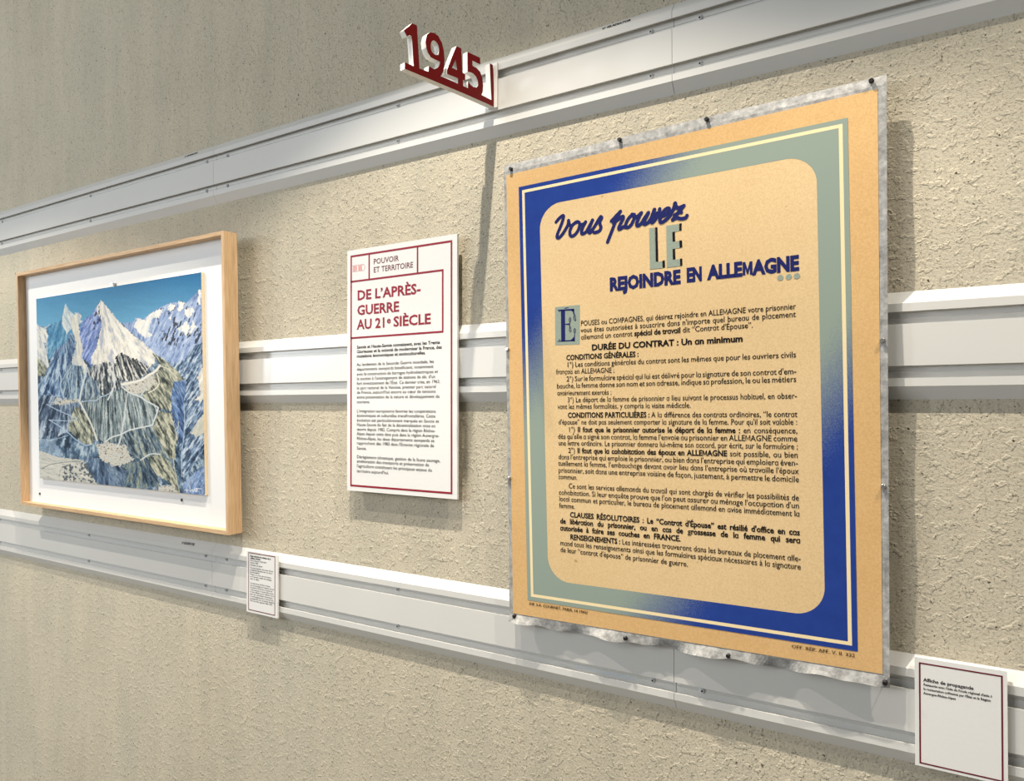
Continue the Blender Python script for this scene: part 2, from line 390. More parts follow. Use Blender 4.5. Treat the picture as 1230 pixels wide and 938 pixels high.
prism('frame_bar', [(0, 0), (TH, TH), (TH, Hf-TH), (0, Hf)], -DP, 0, M_woodv, frame)
prism('frame_bar', [(Wf-TH, TH), (Wf, 0), (Wf, Hf), (Wf-TH, Hf-TH)], -DP, 0, M_woodv, frame)
RC = 0.0225
prism('mat_board', [(TH, TH), (Wf-TH, TH), (Wf-TH, Hf-TH), (TH, Hf-TH)], -DP+0.003, -RC, M_mat, frame)
prism('backing_board', [(TH+.03, TH+.05), (Wf-TH-.004, TH+.05), (Wf-TH-.004, Hf-TH-.06), (TH+.03, Hf-TH-.06)], -DP-0.006, -DP+0.002, M_dark, frame)
# picture board standing proud of the mat
PK = -RC+0.008
Pp = FO+FN*PK
def fuv(x, y):
    q = hit(x, y, Pp, FN)-Pp; return np.dot(q, FU), np.dot(q, FV)
c_tl, c_tr, c_br, c_bl = fuv(44.1, 360.1), fuv(241.6, 325.6), fuv(246.4, 592.2), fuv(47.3, 576.6)
pu0 = (c_tl[0]+c_bl[0])/2; pu1 = (c_tr[0]+c_br[0])/2; pv1 = (c_tl[1]+c_tr[1])/2; pv0 = (c_br[1]+c_bl[1])/2
board = prism('picture_board', [(pu0, pv0), (pu1, pv0), (pu1, pv1), (pu0, pv1)], -RC, PK, M_board, frame)
# small clips and hanger marks
for (cx, cyy) in ((134.3, 341.5), (45.0, 593.5), (215.3, 601.2)):
    u_, v_ = fuv(cx, cyy); g = G()
    for a, b, c2, d2 in ((-0.006, 0.006, -0.003, 0.004),):
        V = [fr(u_+p, v_+q, s) for s in (-RC, PK+0.001) for p, q in ((a, c2), (b, c2), (b, d2), (a, d2))] if cyy < 400 else [fr(u_+p*.35, v_+q, s) for s in (-RC, -RC+0.003) for p, q in ((a, c2), (b, c2), (b, d2), (a, d2))]
        g.add(V, [(3, 2, 1, 0), (4, 5, 6, 7), (0, 1, 5, 4), (1, 2, 6, 5), (2, 3, 7, 6), (3, 0, 4, 7)])
    g.build('clip', M_steel if cyy < 400 else M_greyink, frame)

# ---- the painted panorama, as colours on a fine grid (all features in picture space)
def paint():
    NX, NY = 420, 460
    H_ = None
    src = np.array([[44.1, 360.1], [241.6, 325.6], [246.4, 592.2], [47.3, 576.6]]); dst = np.array([[0, 1], [1, 1], [1, 0], [0, 0.]])
    A = []
    for (x, y), (u, v) in zip(dst, src):       # uv -> px
        A.append([x, y, 1, 0, 0, 0, -u*x, -u*y, u]); A.append([0, 0, 0, x, y, 1, -v*x, -v*y, v])
    A = np.array(A); h = np.linalg.solve(A[:, :8], A[:, 8]); Hm = np.append(h, 1).reshape(3, 3)
    uu, vv = np.meshgrid(np.linspace(0, 1, NX), np.linspace(0, 1, NY))
    q = np.stack([uu, vv, np.ones_like(uu)], -1) @ Hm.T; X = q[..., 0]/q[..., 2]; Y = q[..., 1]/q[..., 2]
    def vnoise(x, y, seed):
        r = np.random.default_rng(seed); T = r.random((256, 256))
        xi = np.floor(x).astype(int); yi = np.floor(y).astype(int); fx = x-xi; fy = y-yi; fx = fx*fx*(3-2*fx); fy = fy*fy*(3-2*fy)
        g_ = lambda a, b: T[a % 256, b % 256]
        return (g_(xi, yi)*(1-fx)+g_(xi+1, yi)*fx)*(1-fy)+(g_(xi, yi+1)*(1-fx)+g_(xi+1, yi+1)*fx)*fy
    def fbm(x, y, seed, o=3): return sum(vnoise(x*2**i, y*2**i, seed+i)*0.5**i for i in range(o))/sum(0.5**i for i in range(o))
    S = 8.527
    O = {1: (35, 315), 2: (140, 315), 3: (35, 400), 4: (140, 400), 5: (35, 490), 6: (140, 490)}
    def P(k, *pts): return [(O[k][0]+a/S, O[k][1]+b/S) for a, b in pts]
    img = np.zeros((NY, NX, 3))
    jx = (fbm(X*0.9, Y*0.5, 3)-0.5)*4.0; jy = (fbm(X*0.9, Y*0.5, 9)-0.5)*5.0
    def inside(poly, rag=1.0):
        x = X+jx*rag; y = Y+jy*rag; res = np.zeros(X.shape, bool); n = len(poly)
        for i in range(n):
            (x0, y0), (x1, y1) = poly[i], poly[(i+1) % n]
            c = ((y0 > y) != (y1 > y)); res ^= c & (x < (x1-x0)*(y-y0)/((y1-y0) if y1 != y0 else 1e-9)+x0)
        return res
    def layer(mask, cols, apex=None, ang=34, rad=0.05, seed=0, soft=1.0, direction=None):
        if apex is not None:
            dx = X-apex[0]; dy = Y-apex[1]; th = np.arctan2(dx, dy); r = np.hypot(dx, dy)
            s = 0.40*vnoise(th*ang+jx*0.25, r*rad, seed)+0.34*vnoise(th*ang*2.3+jx*.4, r*rad*3, seed+5)+0.26*vnoise(th*ang*4.6+jx*.4, r*rad*5, seed+7)
        else:
            d = direction or (0.3, 1.0); L = math.hypot(*d); d = (d[0]/L, d[1]/L)
            al = X*d[0]+Y*d[1]; ac = X*d[1]-Y*d[0]
            s = 0.42*vnoise(ac*0.45+jx*0.25, al*0.08, seed)+0.34*vnoise(ac*0.95+jx*.3, al*0.2, seed+5)+0.24*vnoise(ac*1.9, al*0.3, seed+7)
        s = np.clip((s-0.5)*2.3*soft+0.5, 0, 1)
        cs = lin(np.array(cols, float)); n = len(cols)-1; f = s*n; i0 = np.minimum(f.astype(int), n-1); t = (f-i0)[..., None]
        c = cs[i0]*(1-t)+cs[i0+1]*t
        img[mask] = c[mask]
    # sky
    t = np.clip((Y-330)/75, 0, 1)[..., None]; sk = lin([40, 108, 156])*(1-t)+lin([112, 172, 204])*t
    img[:] = sk*(0.94+0.12*fbm(X*0.06, Y*0.25, 20))[..., None]
    DKB = [(34, 50, 66), (62, 84, 108), (100, 124, 146), (170, 186, 198)]
    SLATE = [(34, 46, 54), (70, 88, 100), (108, 126, 136), (158, 172, 178)]
    OLIVE = [(52, 58, 56), (112, 118, 108), (156, 158, 140), (196, 194, 172)]
    CREAM = [(196, 192, 182), (216, 212, 202), (232, 229, 220)]
    # body of the massif below the skyline
    sky_line = P(1, (70, 640), (100, 660), (130, 668), (185, 665), (235, 632), (255, 655), (300, 620), (330, 600), (350, 530), (372, 480), (380, 425), (390, 475), (415, 492), (440, 530), (500, 575), (555, 606), (600, 560), (640, 550), (670, 500), (700, 450), (735, 395), (760, 405), (820, 470), (880, 550), (925, 612)) + \
        P(2, (70, 615), (110, 620), (165, 610), (220, 555), (280, 575), (340, 520), (430, 460), (500, 465), (570, 398), (608, 440), (632, 440), (645, 378), (715, 405), (790, 362), (830, 290), (845, 265), (930, 270))
    body = sky_line + [(260, 620), (30, 620)]
    layer(inside(body, 0.15), DKB, apex=(128, 300), ang=40, seed=11)
    # right hand range: periwinkle snow in shade with dark rock
    layer(inside(P(2, (60, 615), (165, 610), (220, 555), (280, 575), (340, 520), (430, 460), (570, 400), (640, 400), (715, 405), (830, 290), (930, 270), (930, 1000), (560, 1150), (400, 940), (280, 810), (120, 690)), 0.3), [(96, 118, 160), (132, 152, 190), (156, 174, 206), (190, 202, 222)], direction=(-0.45, 1), seed=30, soft=0.8)
    # left far peaks
    layer(inside(P(1, (190, 675), (235, 640), (330, 600), (345, 560), (380, 470), (440, 530), (555, 605), (540, 700), (430, 760), (360, 860), (380, 1000), (200, 1000)), 0.4), [(58, 112, 150), (88, 142, 176), (120, 166, 194)], direction=(-0.25, 1), seed=33)
    layer(inside(P(1, (350, 535), (380, 425), (415, 492), (500, 575), (552, 606), (500, 650), (430, 690), (395, 740), (340, 640)), 0.3), [(150, 170, 182), (196, 206, 208), (216, 220, 214)], direction=(0.4, 1), seed=36)
    layer(inside(P(1, (75, 640), (125, 668), (175, 690), (200, 755), (180, 840), (150, 830), (190, 960), (215, 1100), (220, 1120), (175, 1130), (80, 1030)), 0.6), [(160, 172, 186), (212, 212, 206), (228, 226, 218)], direction=(0.35, 1), seed=37)
    layer(inside(P(3, (80, 240), (130, 300), (190, 370), (150, 460), (80, 440)), .5), OLIVE, direction=(0.5, 1), seed=39)
    # blue ridge left
    layer(inside(P(3, (270, 180), (340, 130), (390, 90), (430, 0), (480, 60), (450, 260), (420, 330), (380, 470), (350, 660), (100, 640), (110, 560), (210, 330), (240, 230)), 0.6), [(40, 62, 92), (76, 104, 140), (118, 144, 172), (182, 198, 212)], apex=(80, 395), ang=22, seed=40)
    layer(inside(P(3, (330, 480), (380, 400), (450, 320), (560, 330), (590, 420), (560, 560), (520, 690), (350, 680)), 0.5), [(34, 50, 68), (76, 100, 126), (126, 150, 170), (176, 188, 190)], apex=(93, 415), ang=26, seed=42)
    # white spur
    layer(inside(P(3, (430, -140), (490, -210), (545, -180), (515, -90), (535, 60), (565, 190), (540, 250), (585, 320), (605, 400), (575, 420), (555, 340), (450, 330), (440, 300), (470, 200), (490, 100), (450, -20)), 0.6), [(176, 186, 196), (208, 206, 194), (224, 220, 206)], direction=(0.1, 1), seed=45)
    # main peak: shaded west side, lit snowy east face
    layer(inside(P(1, (552, 606), (600, 560), (640, 550), (700, 450), (740, 395), (760, 560), (750, 650), (700, 780), (690, 900), (640, 1080), (600, 1010), (540, 990), (560, 900), (525, 780), (530, 670)), 0.5), [(78, 96, 150), (110, 132, 188), (142, 160, 206), (176, 188, 218)], direction=(-0.5, 1), seed=50)
    layer(inside(P(1, (735, 395), (760, 405), (820, 470), (930, 610), (1060, 730), (1175, 810), (1300, 930), (1290, 1020), (1200, 1100), (1100, 1180), (960, 1120), (860, 1060), (760, 1070), (700, 1065), (640, 1040), (640, 960), (700, 880), (720, 760), (750, 650), (738, 570), (700, 520), (706, 450)), 0.7), [(170, 176, 190), (214, 210, 200), (230, 226, 216), (236, 233, 226)], apex=(122, 350), ang=18, seed=52, soft=0.9)
    # dark forested skirts with snow gullies
    layer(inside(P(3, (640, 340), (700, 330), (760, 300), (850, 300), (950, 330), (960, 560), (860, 600), (740, 640), (690, 500), (620, 420)), 1.0), [(26, 32, 38), (60, 68, 74), (110, 118, 124), (206, 206, 202)], apex=(118, 350), ang=40, seed=60, soft=1.3)
    layer(inside(P(4, (0, 230), (60, 200), (140, 240), (200, 260), (330, 330), (330, 400), (250, 450), (180, 490), (60, 480), (0, 420)), 1.0), [(30, 36, 40), (74, 80, 84), (150, 152, 150), (218, 216, 210)], apex=(122, 350), ang=52, seed=61, soft=1.4)
    layer(inside(P(3, (610, 420), (690, 500), (740, 640), (860, 620), (800, 760), (770, 930), (700, 938), (560, 720), (530, 690), (580, 520)), 0.8), [(36, 50, 66), (78, 98, 118), (120, 140, 156), (172, 180, 178)], apex=(105, 430), ang=22, seed=62)
    # central valley flanks
    layer(inside(P(3, (530, 700), (860, 600), (1010, 560), (1130, 640), (1320, 740), (1300, 900), (1200, 1010), (900, 1110), (770, 1120), (680, 1060), (600, 930)), 0.7), [(38, 48, 54), (86, 100, 106), (128, 142, 146), (186, 194, 192)], apex=(125, 300), ang=110, rad=0.03, seed=64)
    layer(inside(P(3, (90, 640), (350, 660), (520, 700), (600, 880), (690, 1100), (640, 1170), (560, 1130), (420, 1010), (100, 1150)), 0.7), [(38, 52, 72), (76, 94, 118), (118, 136, 156), (178, 190, 202)], apex=(88, 400), ang=40, rad=0.04, seed=66)
    layer(inside(P(5, (470, 0), (530, 0), (600, 90), (680, 310), (640, 390), (540, 360), (400, 220), (430, 100)), 0.5), OLIVE, direction=(0.35, 1), seed=67)
    # right hand lit buttress (grey green)
    layer(inside(P(4, (360, 190), (470, 240), (580, 330), (700, 430), (700, 470), (600, 480), (590, 620), (560, 780), (470, 770), (380, 720), (260, 640), (300, 590), (400, 490), (390, 380), (450, 310)), 0.5), OLIVE, direction=(0.62, 1), seed=70, soft=1.2)
    layer(inside(P(6, (440, 10), (560, 40), (640, 150), (640, 260), (600, 400), (610, 520), (560, 500), (420, 430), (380, 180)), 0.6), OLIVE, direction=(0.5, 1), seed=71, soft=1.2)
    # right valley: blue chevrons
    layer(inside(P(4, (560, 300), (700, 260), (800, 110), (880, 80), (900, 1160), (690, 1500), (650, 1180), (560, 790), (590, 480), (700, 460)), 0.5), [(40, 56, 78), (84, 108, 138), (126, 148, 174), (190, 202, 214)], direction=(-0.6, 1), seed=73, soft=1.2)
    layer(inside(P(4, (590, 480), (720, 470), (690, 700), (700, 900), (680, 1200), (640, 1000), (570, 800), (560, 640)), 0.4), [(44, 66, 104), (86, 114, 158), (132, 158, 194)], direction=(0.5, 1), seed=74)
    layer(inside(P(4, (880, 330), (830, 440), (860, 600), (800, 660), (860, 680), (905, 640), (905, 300)), 1.2), CREAM, direction=(-0.5, 1), seed=75)
    layer(inside(P(6, (905, 20), (860, 70), (760, 240), (840, 270), (905, 220)), 0.8), [(176, 178, 168), (212, 208, 194)], direction=(-0.6, 1), seed=76)
    layer(inside(P(6, (905, 560), (800, 640), (680, 760), (690, 880), (905, 880)), 0.6), [(92, 116, 158), (124, 148, 186), (160, 178, 204)], direction=(-0.6, 1), seed=77)
    # lower slopes
    layer(inside(P(6, (30, 260), (200, 200), (370, 170), (430, 300), (560, 520), (470, 470), (350, 450), (250, 520), (170, 480), (30, 390)), 0.4), [(44, 58, 70), (84, 104, 122), (116, 132, 138), (162, 168, 156)], direction=(0.42, 1), seed=80, soft=1.2)
    layer(inside(P(6, (250, 530), (330, 465), (450, 455), (540, 520), (620, 640), (640, 860), (560, 760), (430, 690), (440, 790), (0, 850), (-80, 600)), 0.4), [(34, 48, 64), (72, 94, 116), (104, 122, 128), (150, 154, 134)], apex=(165, 530), ang=16, seed=82, soft=1.2)
    layer(inside(P(6, (330, 490), (450, 455), (540, 530), (620, 700), (640, 860), (540, 740), (420, 680), (360, 590)), 0.4), OLIVE, direction=(0.6, 1), seed=83, soft=1.2)
    layer(inside(P(5, (600, 520), (740, 510), (930, 590), (1000, 620), (980, 830), (700, 810), (640, 640)), 0.5), [(34, 48, 68), (72, 94, 122), (118, 138, 158)], apex=(118, 530), ang=14, seed=84)
    layer(inside(P(5, (100, 340), (230, 350), (330, 440), (330, 560), (110, 460)), .6), [(110, 134, 158), (146, 166, 184)], direction=(1, .5), seed=85)
    layer(inside(P(5, (100, 450), (300, 520), (560, 540), (590, 640), (640, 700), (720, 810), (100, 750)), 0.5), [(160, 162, 158), (190, 190, 182), (206, 203, 192)], direction=(1, .25), seed=86, soft=.7)
    m = inside(P(5, (340, 590), (600, 560), (700, 800), (280, 780)), 0.6) & (fbm(X*0.45, Y*0.5, 90) > 0.56); img[m] = lin([84, 92, 98])
    # villages
    for poly, sd in ((P(5, (690, 370), (800, 350), (1000, 380), (1050, 520), (940, 590), (780, 560), (720, 500)), 92), (P(3, (290, 660), (350, 690), (510, 680), (520, 710), (350, 740), (240, 740)), 93), (P(4, (60, 500), (230, 470), (380, 400), (420, 490), (330, 560), (250, 630), (120, 600)), 94), (P(6, (430, 790), (560, 770), (640, 860), (430, 850)), 95), (P(6, (-60, 470), (60, 440), (190, 520), (60, 580), (-60, 590)), 96)):
        mk = inside(poly, 1.0); img[mk] = lin([196, 192, 180]); n_ = fbm(X*0.55, Y*0.9, sd, 3); img[mk & (n_ > 0.67)] = lin([112, 108, 102]); img[mk & (n_ < 0.40)] = lin([182, 186, 186])
    # dark rock on the right range and main peak, bright snow patches
    reg = inside(P(2, (400, 470), (700, 420), (860, 400), (880, 860), (480, 830)), 0.6); n_ = fbm((X+Y*0.3)*0.45, Y*0.16, 101); img[reg & (n_ > 0.62)] = lin([62, 68, 82])
    for poly in (P(2, (215, 560), (300, 590), (340, 530), (430, 470), (480, 470), (440, 560), (370, 560), (330, 700), (380, 740), (300, 770), (220, 700), (180, 650)), P(2, (560, 405), (605, 440), (560, 490), (520, 480)), P(2, (640, 385), (705, 405), (660, 490), (630, 480)), P(2, (700, 470), (780, 440), (800, 490), (740, 560), (700, 520)), P(2, (620, 670), (720, 590), (750, 650), (715, 740), (690, 700)), P(2, (845, 270), (870, 275), (860, 430), (830, 400)), P(2, (780, 590), (820, 640), (760, 720), (740, 700)), P(2, (540, 560), (570, 520), (560, 590))):
        layer(inside(poly, 0.8), [(196, 204, 214), (226, 224, 218), (236, 233, 226)], direction=(-0.3, 1), seed=103, soft=0.8)
    reg = inside(P(1, (640, 560), (735, 420), (745, 640), (640, 720)), 0.6); img[reg & (fbm(X*0.5, Y*0.25, 105) > 0.6)] = lin([58, 66, 96])
    # ski runs, roads, gullies
    def line(pts, wd, col, op=1.0):
        pts = catmull(pts, 5, closed=False); d = np.full(X.shape, 1e9); x = X+jx*0.15; y = Y+jy*0.1
        for (x0, y0), (x1, y1) in zip(pts[:-1], pts[1:]):
            L2 = (x1-x0)**2+(y1-y0)**2+1e-9; t_ = np.clip(((x-x0)*(x1-x0)+(y-y0)*(y1-y0))/L2, 0, 1)
            d = np.minimum(d, np.hypot(x-x0-t_*(x1-x0), y-y0-t_*(y1-y0)))
        a = (np.clip((wd-d)/0.45+0.5, 0, 1)*op)[..., None]; img[:] = img*(1-a)+lin(col)*a
    Wc = [200, 206, 206]; Bc = [164, 184, 204]
    line(P(3, (310, 390), (330, 480), (325, 560), (360, 670)), 0.8, Bc)
    line(P(3, (590, 330), (580, 440), (545, 560), (520, 700)), 1.1, [190, 200, 206])
    line(P(3, (590, 330), (610, 380), (620, 430)), 0.5, Wc)
    line(P(3, (400, 340), (395, 420), (410, 520), (425, 660)), 0.6, Bc, .8)
    line(P(3, (460, 350), (450, 460), (440, 560), (430, 670)), 0.5, Bc, .8)
    line(P(3, (520, 705), (560, 780), (640, 938), (700, 1100)), 0.9, [206, 206, 196])
    line(P(3, (520, 710), (620, 695), (690, 690), (740, 655), (820, 620), (860, 570)), 0.5, Bc)
    line(P(3, (180, 740), (300, 800), (420, 850), (495, 885), (420, 905), (300, 905), (205, 900)), 0.45, Bc)
    line(P(5, (205, 135), (320, 200), (400, 260), (480, 330), (580, 385), (650, 370)), 0.5, Bc)
    line(P(5, (110, 330), (200, 345), (270, 330), (400, 290)), 0.5, Bc, .7)
    line(P(3, (240, 720), (330, 690), (280, 640)), 0.5, Bc)
    line(P(3, (880, 420), (880, 520), (850, 600), (810, 680)), 0.8, Wc)
    line(P(4, (450, 320), (400, 380), (330, 420), (260, 470), (150, 500), (60, 520)), 1.3, [220, 217, 208])
    line(P(4, (60, 540), (130, 600), (240, 640), (300, 680), (400, 730), (430, 750)), 0.8, Wc)
    line(P(4, (430, 750), (410, 830), (380, 900), (370, 930)), 0.9, Wc); line(P(6, (370, 165), (280, 185), (140, 220), (50, 265), (-50, 300), (-100, 340)), 0.8, Wc)
    line(P(4, (115, 610), (95, 760), (70, 938)), 0.6, [196, 200, 200]); line(P(6, (90, 60), (60, 230), (40, 330), (10, 400)), 0.7, Wc)
    line(P(4, (420, 400), (440, 500), (400, 560), (330, 600)), 0.6, [218, 214, 200]); line(P(4, (440, 320), (540, 360), (620, 440)), 0.5, [206, 202, 186]); line(P(4, (380, 200), (430, 270), (460, 310)), 0.6, [40, 44, 46])
    line(P(6, (250, 525), (300, 490), (350, 460), (450, 460)), 0.7, Wc)
    line(P(6, (640, 120), (620, 260), (580, 420), (600, 620), (650, 860)), 0.5, [206, 206, 190], .7)
    line(P(5, (130, 640), (200, 600), (280, 580), (420, 560), (560, 550)), 0.4, [110, 116, 116])
    line(P(4, (690, 700), (700, 820), (690, 1050), (670, 1200), (670, 1450)), 0.5, [170, 190, 212], .8)
    line(P(3, (190, 600), (260, 660), (330, 650)), 0.5, Bc, .6)
    line(P(6, (700, 822), (740, 822)), 0.3, [236, 240, 244]); line(P(6, (722, 800), (720, 842)), 0.3, [236, 240, 244])
    line(P(6, (752, 770), (756, 838), (775, 812), (786, 836), (800, 812), (812, 838), (824, 800), (826, 838)), 0.3, [236, 240, 244]); line(P(6, (800, 806), (870, 802)), 0.3, [236, 240, 244])
    # fine brush strokes running down the slopes, in relief
    th = np.arctan2(X-128, Y-250); r = np.hypot(X-128, Y-250); land = np.ones(X.shape, bool)
    st = vnoise(th*230+jx*0.8, r*0.16, 130)*0.6+vnoise(th*420+jx, r*0.3, 131)*0.4
    dark = (img.mean(-1) < 0.42) & (Y > 395)
    img[dark] *= np.clip(0.45+1.15*st[dark], 0.5, 1.7)[:, None]
    # brush grain
    img[:] = np.clip(img*(0.9+0.2*fbm(X*1.6, Y*1.1, 120)[..., None]), 0, 1)
    return uu, vv, img
uu, vv, img = paint()
NY, NX = uu.shape
base = np.array(fr(0, 0, PK+0.0002)) - np.array(frame['_o'])
PT = base + FU*(pu0+(pu1-pu0)*uu[..., None]) + FV*(pv0+(pv1-pv0)*vv[..., None])
me = bpy.data.meshes.new('painted_panorama'); me.vertices.add(NX*NY); me.vertices.foreach_set('co', PT.reshape(-1).astype(np.float32))
ii = (np.arange(NY-1)[:, None]*NX+np.arange(NX-1)[None, :]).reshape(-1)
quads = np.stack([ii, ii+1, ii+NX+1, ii+NX], -1).astype(np.int32)
me.loops.add(quads.size); me.loops.foreach_set('vertex_index', quads.reshape(-1)); me.polygons.add(len(quads)); me.polygons.foreach_set('loop_start', np.arange(len(quads), dtype=np.int32)*4); me.update(calc_edges=True)
ca = me.color_attributes.new('paint', 'FLOAT_COLOR', 'POINT'); rgba = np.ones((NX*NY, 4), np.float32); rgba[:, :3] = img.reshape(-1, 3); ca.data.foreach_set('color', rgba.reshape(-1))
t = NT('gouache_paint'); a_ = t.n('ShaderNodeVertexColor', layer_name='paint'); t.base(a_.outputs['Color'], 0.7, 0.2); me.materials.append(t.m)
po = bpy.data.objects.new('painted_panorama', me); COL.objects.link(po); po.parent = board; 

# ------------------------------------------------------------------ flat white panels: text panel and labels
def panel(name, corners, k, th, label, cat, brd, bw, mat_brd):
    """corners px TL,TR,BR,BL of the front face; returns thing + plane function"""
    c = [at(x, y, k) for x, y in corners]
    x0 = (c[0][0]+c[3][0])/2; x1 = (c[1][0]+c[2][0])/2; z1 = (c[0][1]+c[1][1])/2; z0 = (c[2][1]+c[3][1])/2
    t = thing(name, ((x0+x1)/2, -k+th, z0), label, cat)
    g = G().box(x0, x1, -k, -k+th, z0, z1); g.build('board', M_white, t)
    hk = G(); 
    for xx in (x0+(x1-x0)*0.25, x1-(x1-x0)*0.25): hk.box(xx-0.008, xx+0.008, -k+th, -GR-0.001 if False else -DR*0.98, z1-0.045 if z1-z0 < 0.2 else EYE+0.0854-0.02, z1-0.03 if z1-z0 < 0.2 else EYE+0.0854+0.02)
    hk.build('mounting_pad', M_dark, t)
    if brd:
        b = [at(x, y, k) for x, y in brd]
        bx0 = (b[0][0]+b[3][0])/2; bx1 = (b[1][0]+b[2][0])/2; bz1 = (b[0][1]+b[1][1])/2; bz0 = (b[2][1]+b[3][1])/2
        g = G(); y = -k-0.00025
        for q in ((bx0, bx1, bz1-bw, bz1), (bx0, bx1, bz0, bz0+bw), (bx0, bx0+bw, bz0+bw, bz1-bw), (bx1-bw, bx1, bz0+bw, bz1-bw)):
            g.add([(q[0], y, q[2]), (q[1], y, q[2]), (q[1], y, q[3]), (q[0], y, q[3])], [(0, 1, 2, 3)])
        t['_b'] = [bx0, bx1, bz0, bz1]
        g.build('printed_border', mat_brd, t)
    return t
KP = 0.020
tp = panel('text_panel', [(416.6, 302.5), (548.2, 279.8), (550.1, 598.9), (417.5, 589.8)], KP, 0.005,
           "white exhibition text panel with dark red border and heading De l'après-guerre", 'text panel',
           [(420.3, 307.5), (542.8, 288.0), (544.0, 592.6), (421.6, 585.2)], 0.0042, M_red)
fk = f3k(KP+0.0003)
bx0, bx1, bz0, bz1 = tp['_b']
def strip(g, x0, x1, z0, z1, k): g.add([(x0, -k, z0), (x1, -k, z0), (x1, -k, z1), (x0, -k, z1)], [(0, 1, 2, 3)])
g = G(); kk = KP+0.00025; bw = 0.0040
zc = at(421.7, 338.5, KP)[1]; zc2 = at(533, 324.3, KP)[1]; zmid = (zc+zc2)/2
xr = at(532.8, 360, KP)[0]; zl_ = (at(421.7, 406, KP)[1]+at(533, 398.4, KP)[1])/2
strip(g, bx0, xr, zmid-bw/2, zmid+bw/2, kk); strip(g, bx0, xr, zl_-bw/2, zl_+bw/2, kk); strip(g, xr-bw, xr, zl_+bw/2, zmid-bw/2, kk)
for px_, py_ in ((443.5, 320), (501.6, 310)):
    xx = at(px_, py_, KP)[0]; strip(g, xx-bw/2, xx+bw/2, zmid+bw/2, bz1-bw, kk)
g.build('heading_box', M_red, tp)
A2 = lambda x, y: at(x, y, KP)
def hline(p0, p1):  # force a level baseline
    a, b = A2(*p0), A2(*p1); z = (a[1]+b[1])/2; return (a[0], z), (b[0], z)
g = G()
for s, a, b in (('POUVOIR', (448.6, 317.3), (479.0, 313.3)), ('ET TERRITOIRE', (448.6, 327.3), (496.4, 321.2))):
    p, q = hline(a, b); textline(g, fk, p, q, [(s, 0.008)], 0.0113)
g.build('section_lettering', M_maroon, tp)
g = G()
for s, a, b in (("DE L\u2019APRÈS-", (429, 361.2), (505.5, 351.5)), ('GUERRE', (429, 378.6), (479.6, 373.6))):
    p, q = hline(a, b); textline(g, fk, p, q, [(s, 0.028)], 0.0200)
p, q = hline((429, 395.6), (517.6, 388.6)); L = q[0]-p[0]
textline(g, fk, p, (p[0]+L*0.415, p[1]), [('AU 21', 0.028)], 0.0200); textline(g, fk, (p[0]+L*0.42, p[1]+0.0075), (p[0]+L*0.475, p[1]+0.0075), [('e', 0.025)], 0.0140)
textline(g, fk, (p[0]+L*0.51, p[1]), q, [('SIÈCLE', 0.028)], 0.0200)
g.build('title_lettering', M_red, tp)
# small tally icon
g = G()
a = A2(424.5, 324.5); b = A2(439, 319); zc_ = (a[1]+b[1])/2; x0_ = a[0]; w_ = (b[0]-a[0])
for i in (0.0, 0.16, 0.42, 0.58): strip(g, x0_+w_*i, x0_+w_*(i+0.12), zc_-0.005, zc_+0.005, KP+0.0003)
for q in ((x0_-0.002, x0_+w_*0.86, zc_+0.0062, zc_+0.007), (x0_-0.002, x0_+w_*0.86, zc_-0.007, zc_-0.0062), (x0_-0.002, x0_-0.0014, zc_-0.007, zc_+0.007)): strip(g, *q, KP+0.0003)
g.add([(x0_+w_*0.86, -KP-0.0003, zc_+0.007), (x0_+w_, -KP-0.0003, zc_), (x0_+w_*0.86, -KP-0.0003, zc_-0.007), (x0_+w_*0.86, -KP-0.0003, zc_-0.006), (x0_+w_*0.96, -KP-0.0003, zc_), (x0_+w_*0.86, -KP-0.0003, zc_+0.006)], [(0, 5, 4, 1), (1, 4, 3, 2)])
g.build('icon', M_salmon, tp)
TB = [("Savoie et Haute-Savoie connaissent, avec les Trente", 80, 548, 55, 1), ("Glorieuses et la volonté de moderniser la France, des", 103, 558, 80, 1), ("mutations économiques et socioculturelles.", 127, 475, 108, 1),
      ("Au lendemain de la Seconde Guerre mondiale, les", 168, 517, 155, 0), ("départements savoyards bénéficient, notamment", 192, 515, 180, 0), ("avec la construction de barrages hydroélectriques et", 216, 538, 207, 0),
      ("le soutien à l'aménagement de stations de ski, d'un", 240, 525, 232, 0), ("fort investissement de l'État. Ce dernier crée, en 1963,", 264, 550, 258, 0), ("le parc national de la Vanoise, premier parc naturel", 288, 528, 283, 0),
      ("de France, aujourd'hui encore au cœur de tensions", 311, 527, 307, 0), ("entre préservation de la nature et développement du", 335, 547, 333, 0), ("tourisme.", 360, 190, 360, 0),
      ("L'intégration européenne favorise les coopérations", 408, 527, 407, 0), ("économiques et culturelles transfrontalières. Cette", 431, 525, 432, 0), ("évolution est particulièrement marquée en Savoie et", 455, 543, 458, 0),
      ("Haute-Savoie du fait de la décentralisation mise en", 478, 525, 482, 0), ("œuvre depuis 1982. Compris dans la région Rhône-", 502, 525, 507, 0), ("Alpes depuis cette date puis dans la région Auvergne-", 525, 545, 532, 0),
      ("Rhône-Alpes, les deux départements savoyards se", 549, 520, 557, 0), ("rapprochent dès 1983 dans l'Entente régionale de", 573, 518, 582, 0), ("Savoie.", 597, 173, 599, 0),
      ("Dérèglement climatique, gestion de la faune sauvage,", 643, 550, 660, 0), ("amélioration des transports et préservation de", 667, 493, 680, 0), ("l'agriculture constituent les principaux enjeux du", 690, 508, 708, 0), ("territoire aujourd'hui.", 715, 287, 722, 0)]
g = G(); g2 = G()
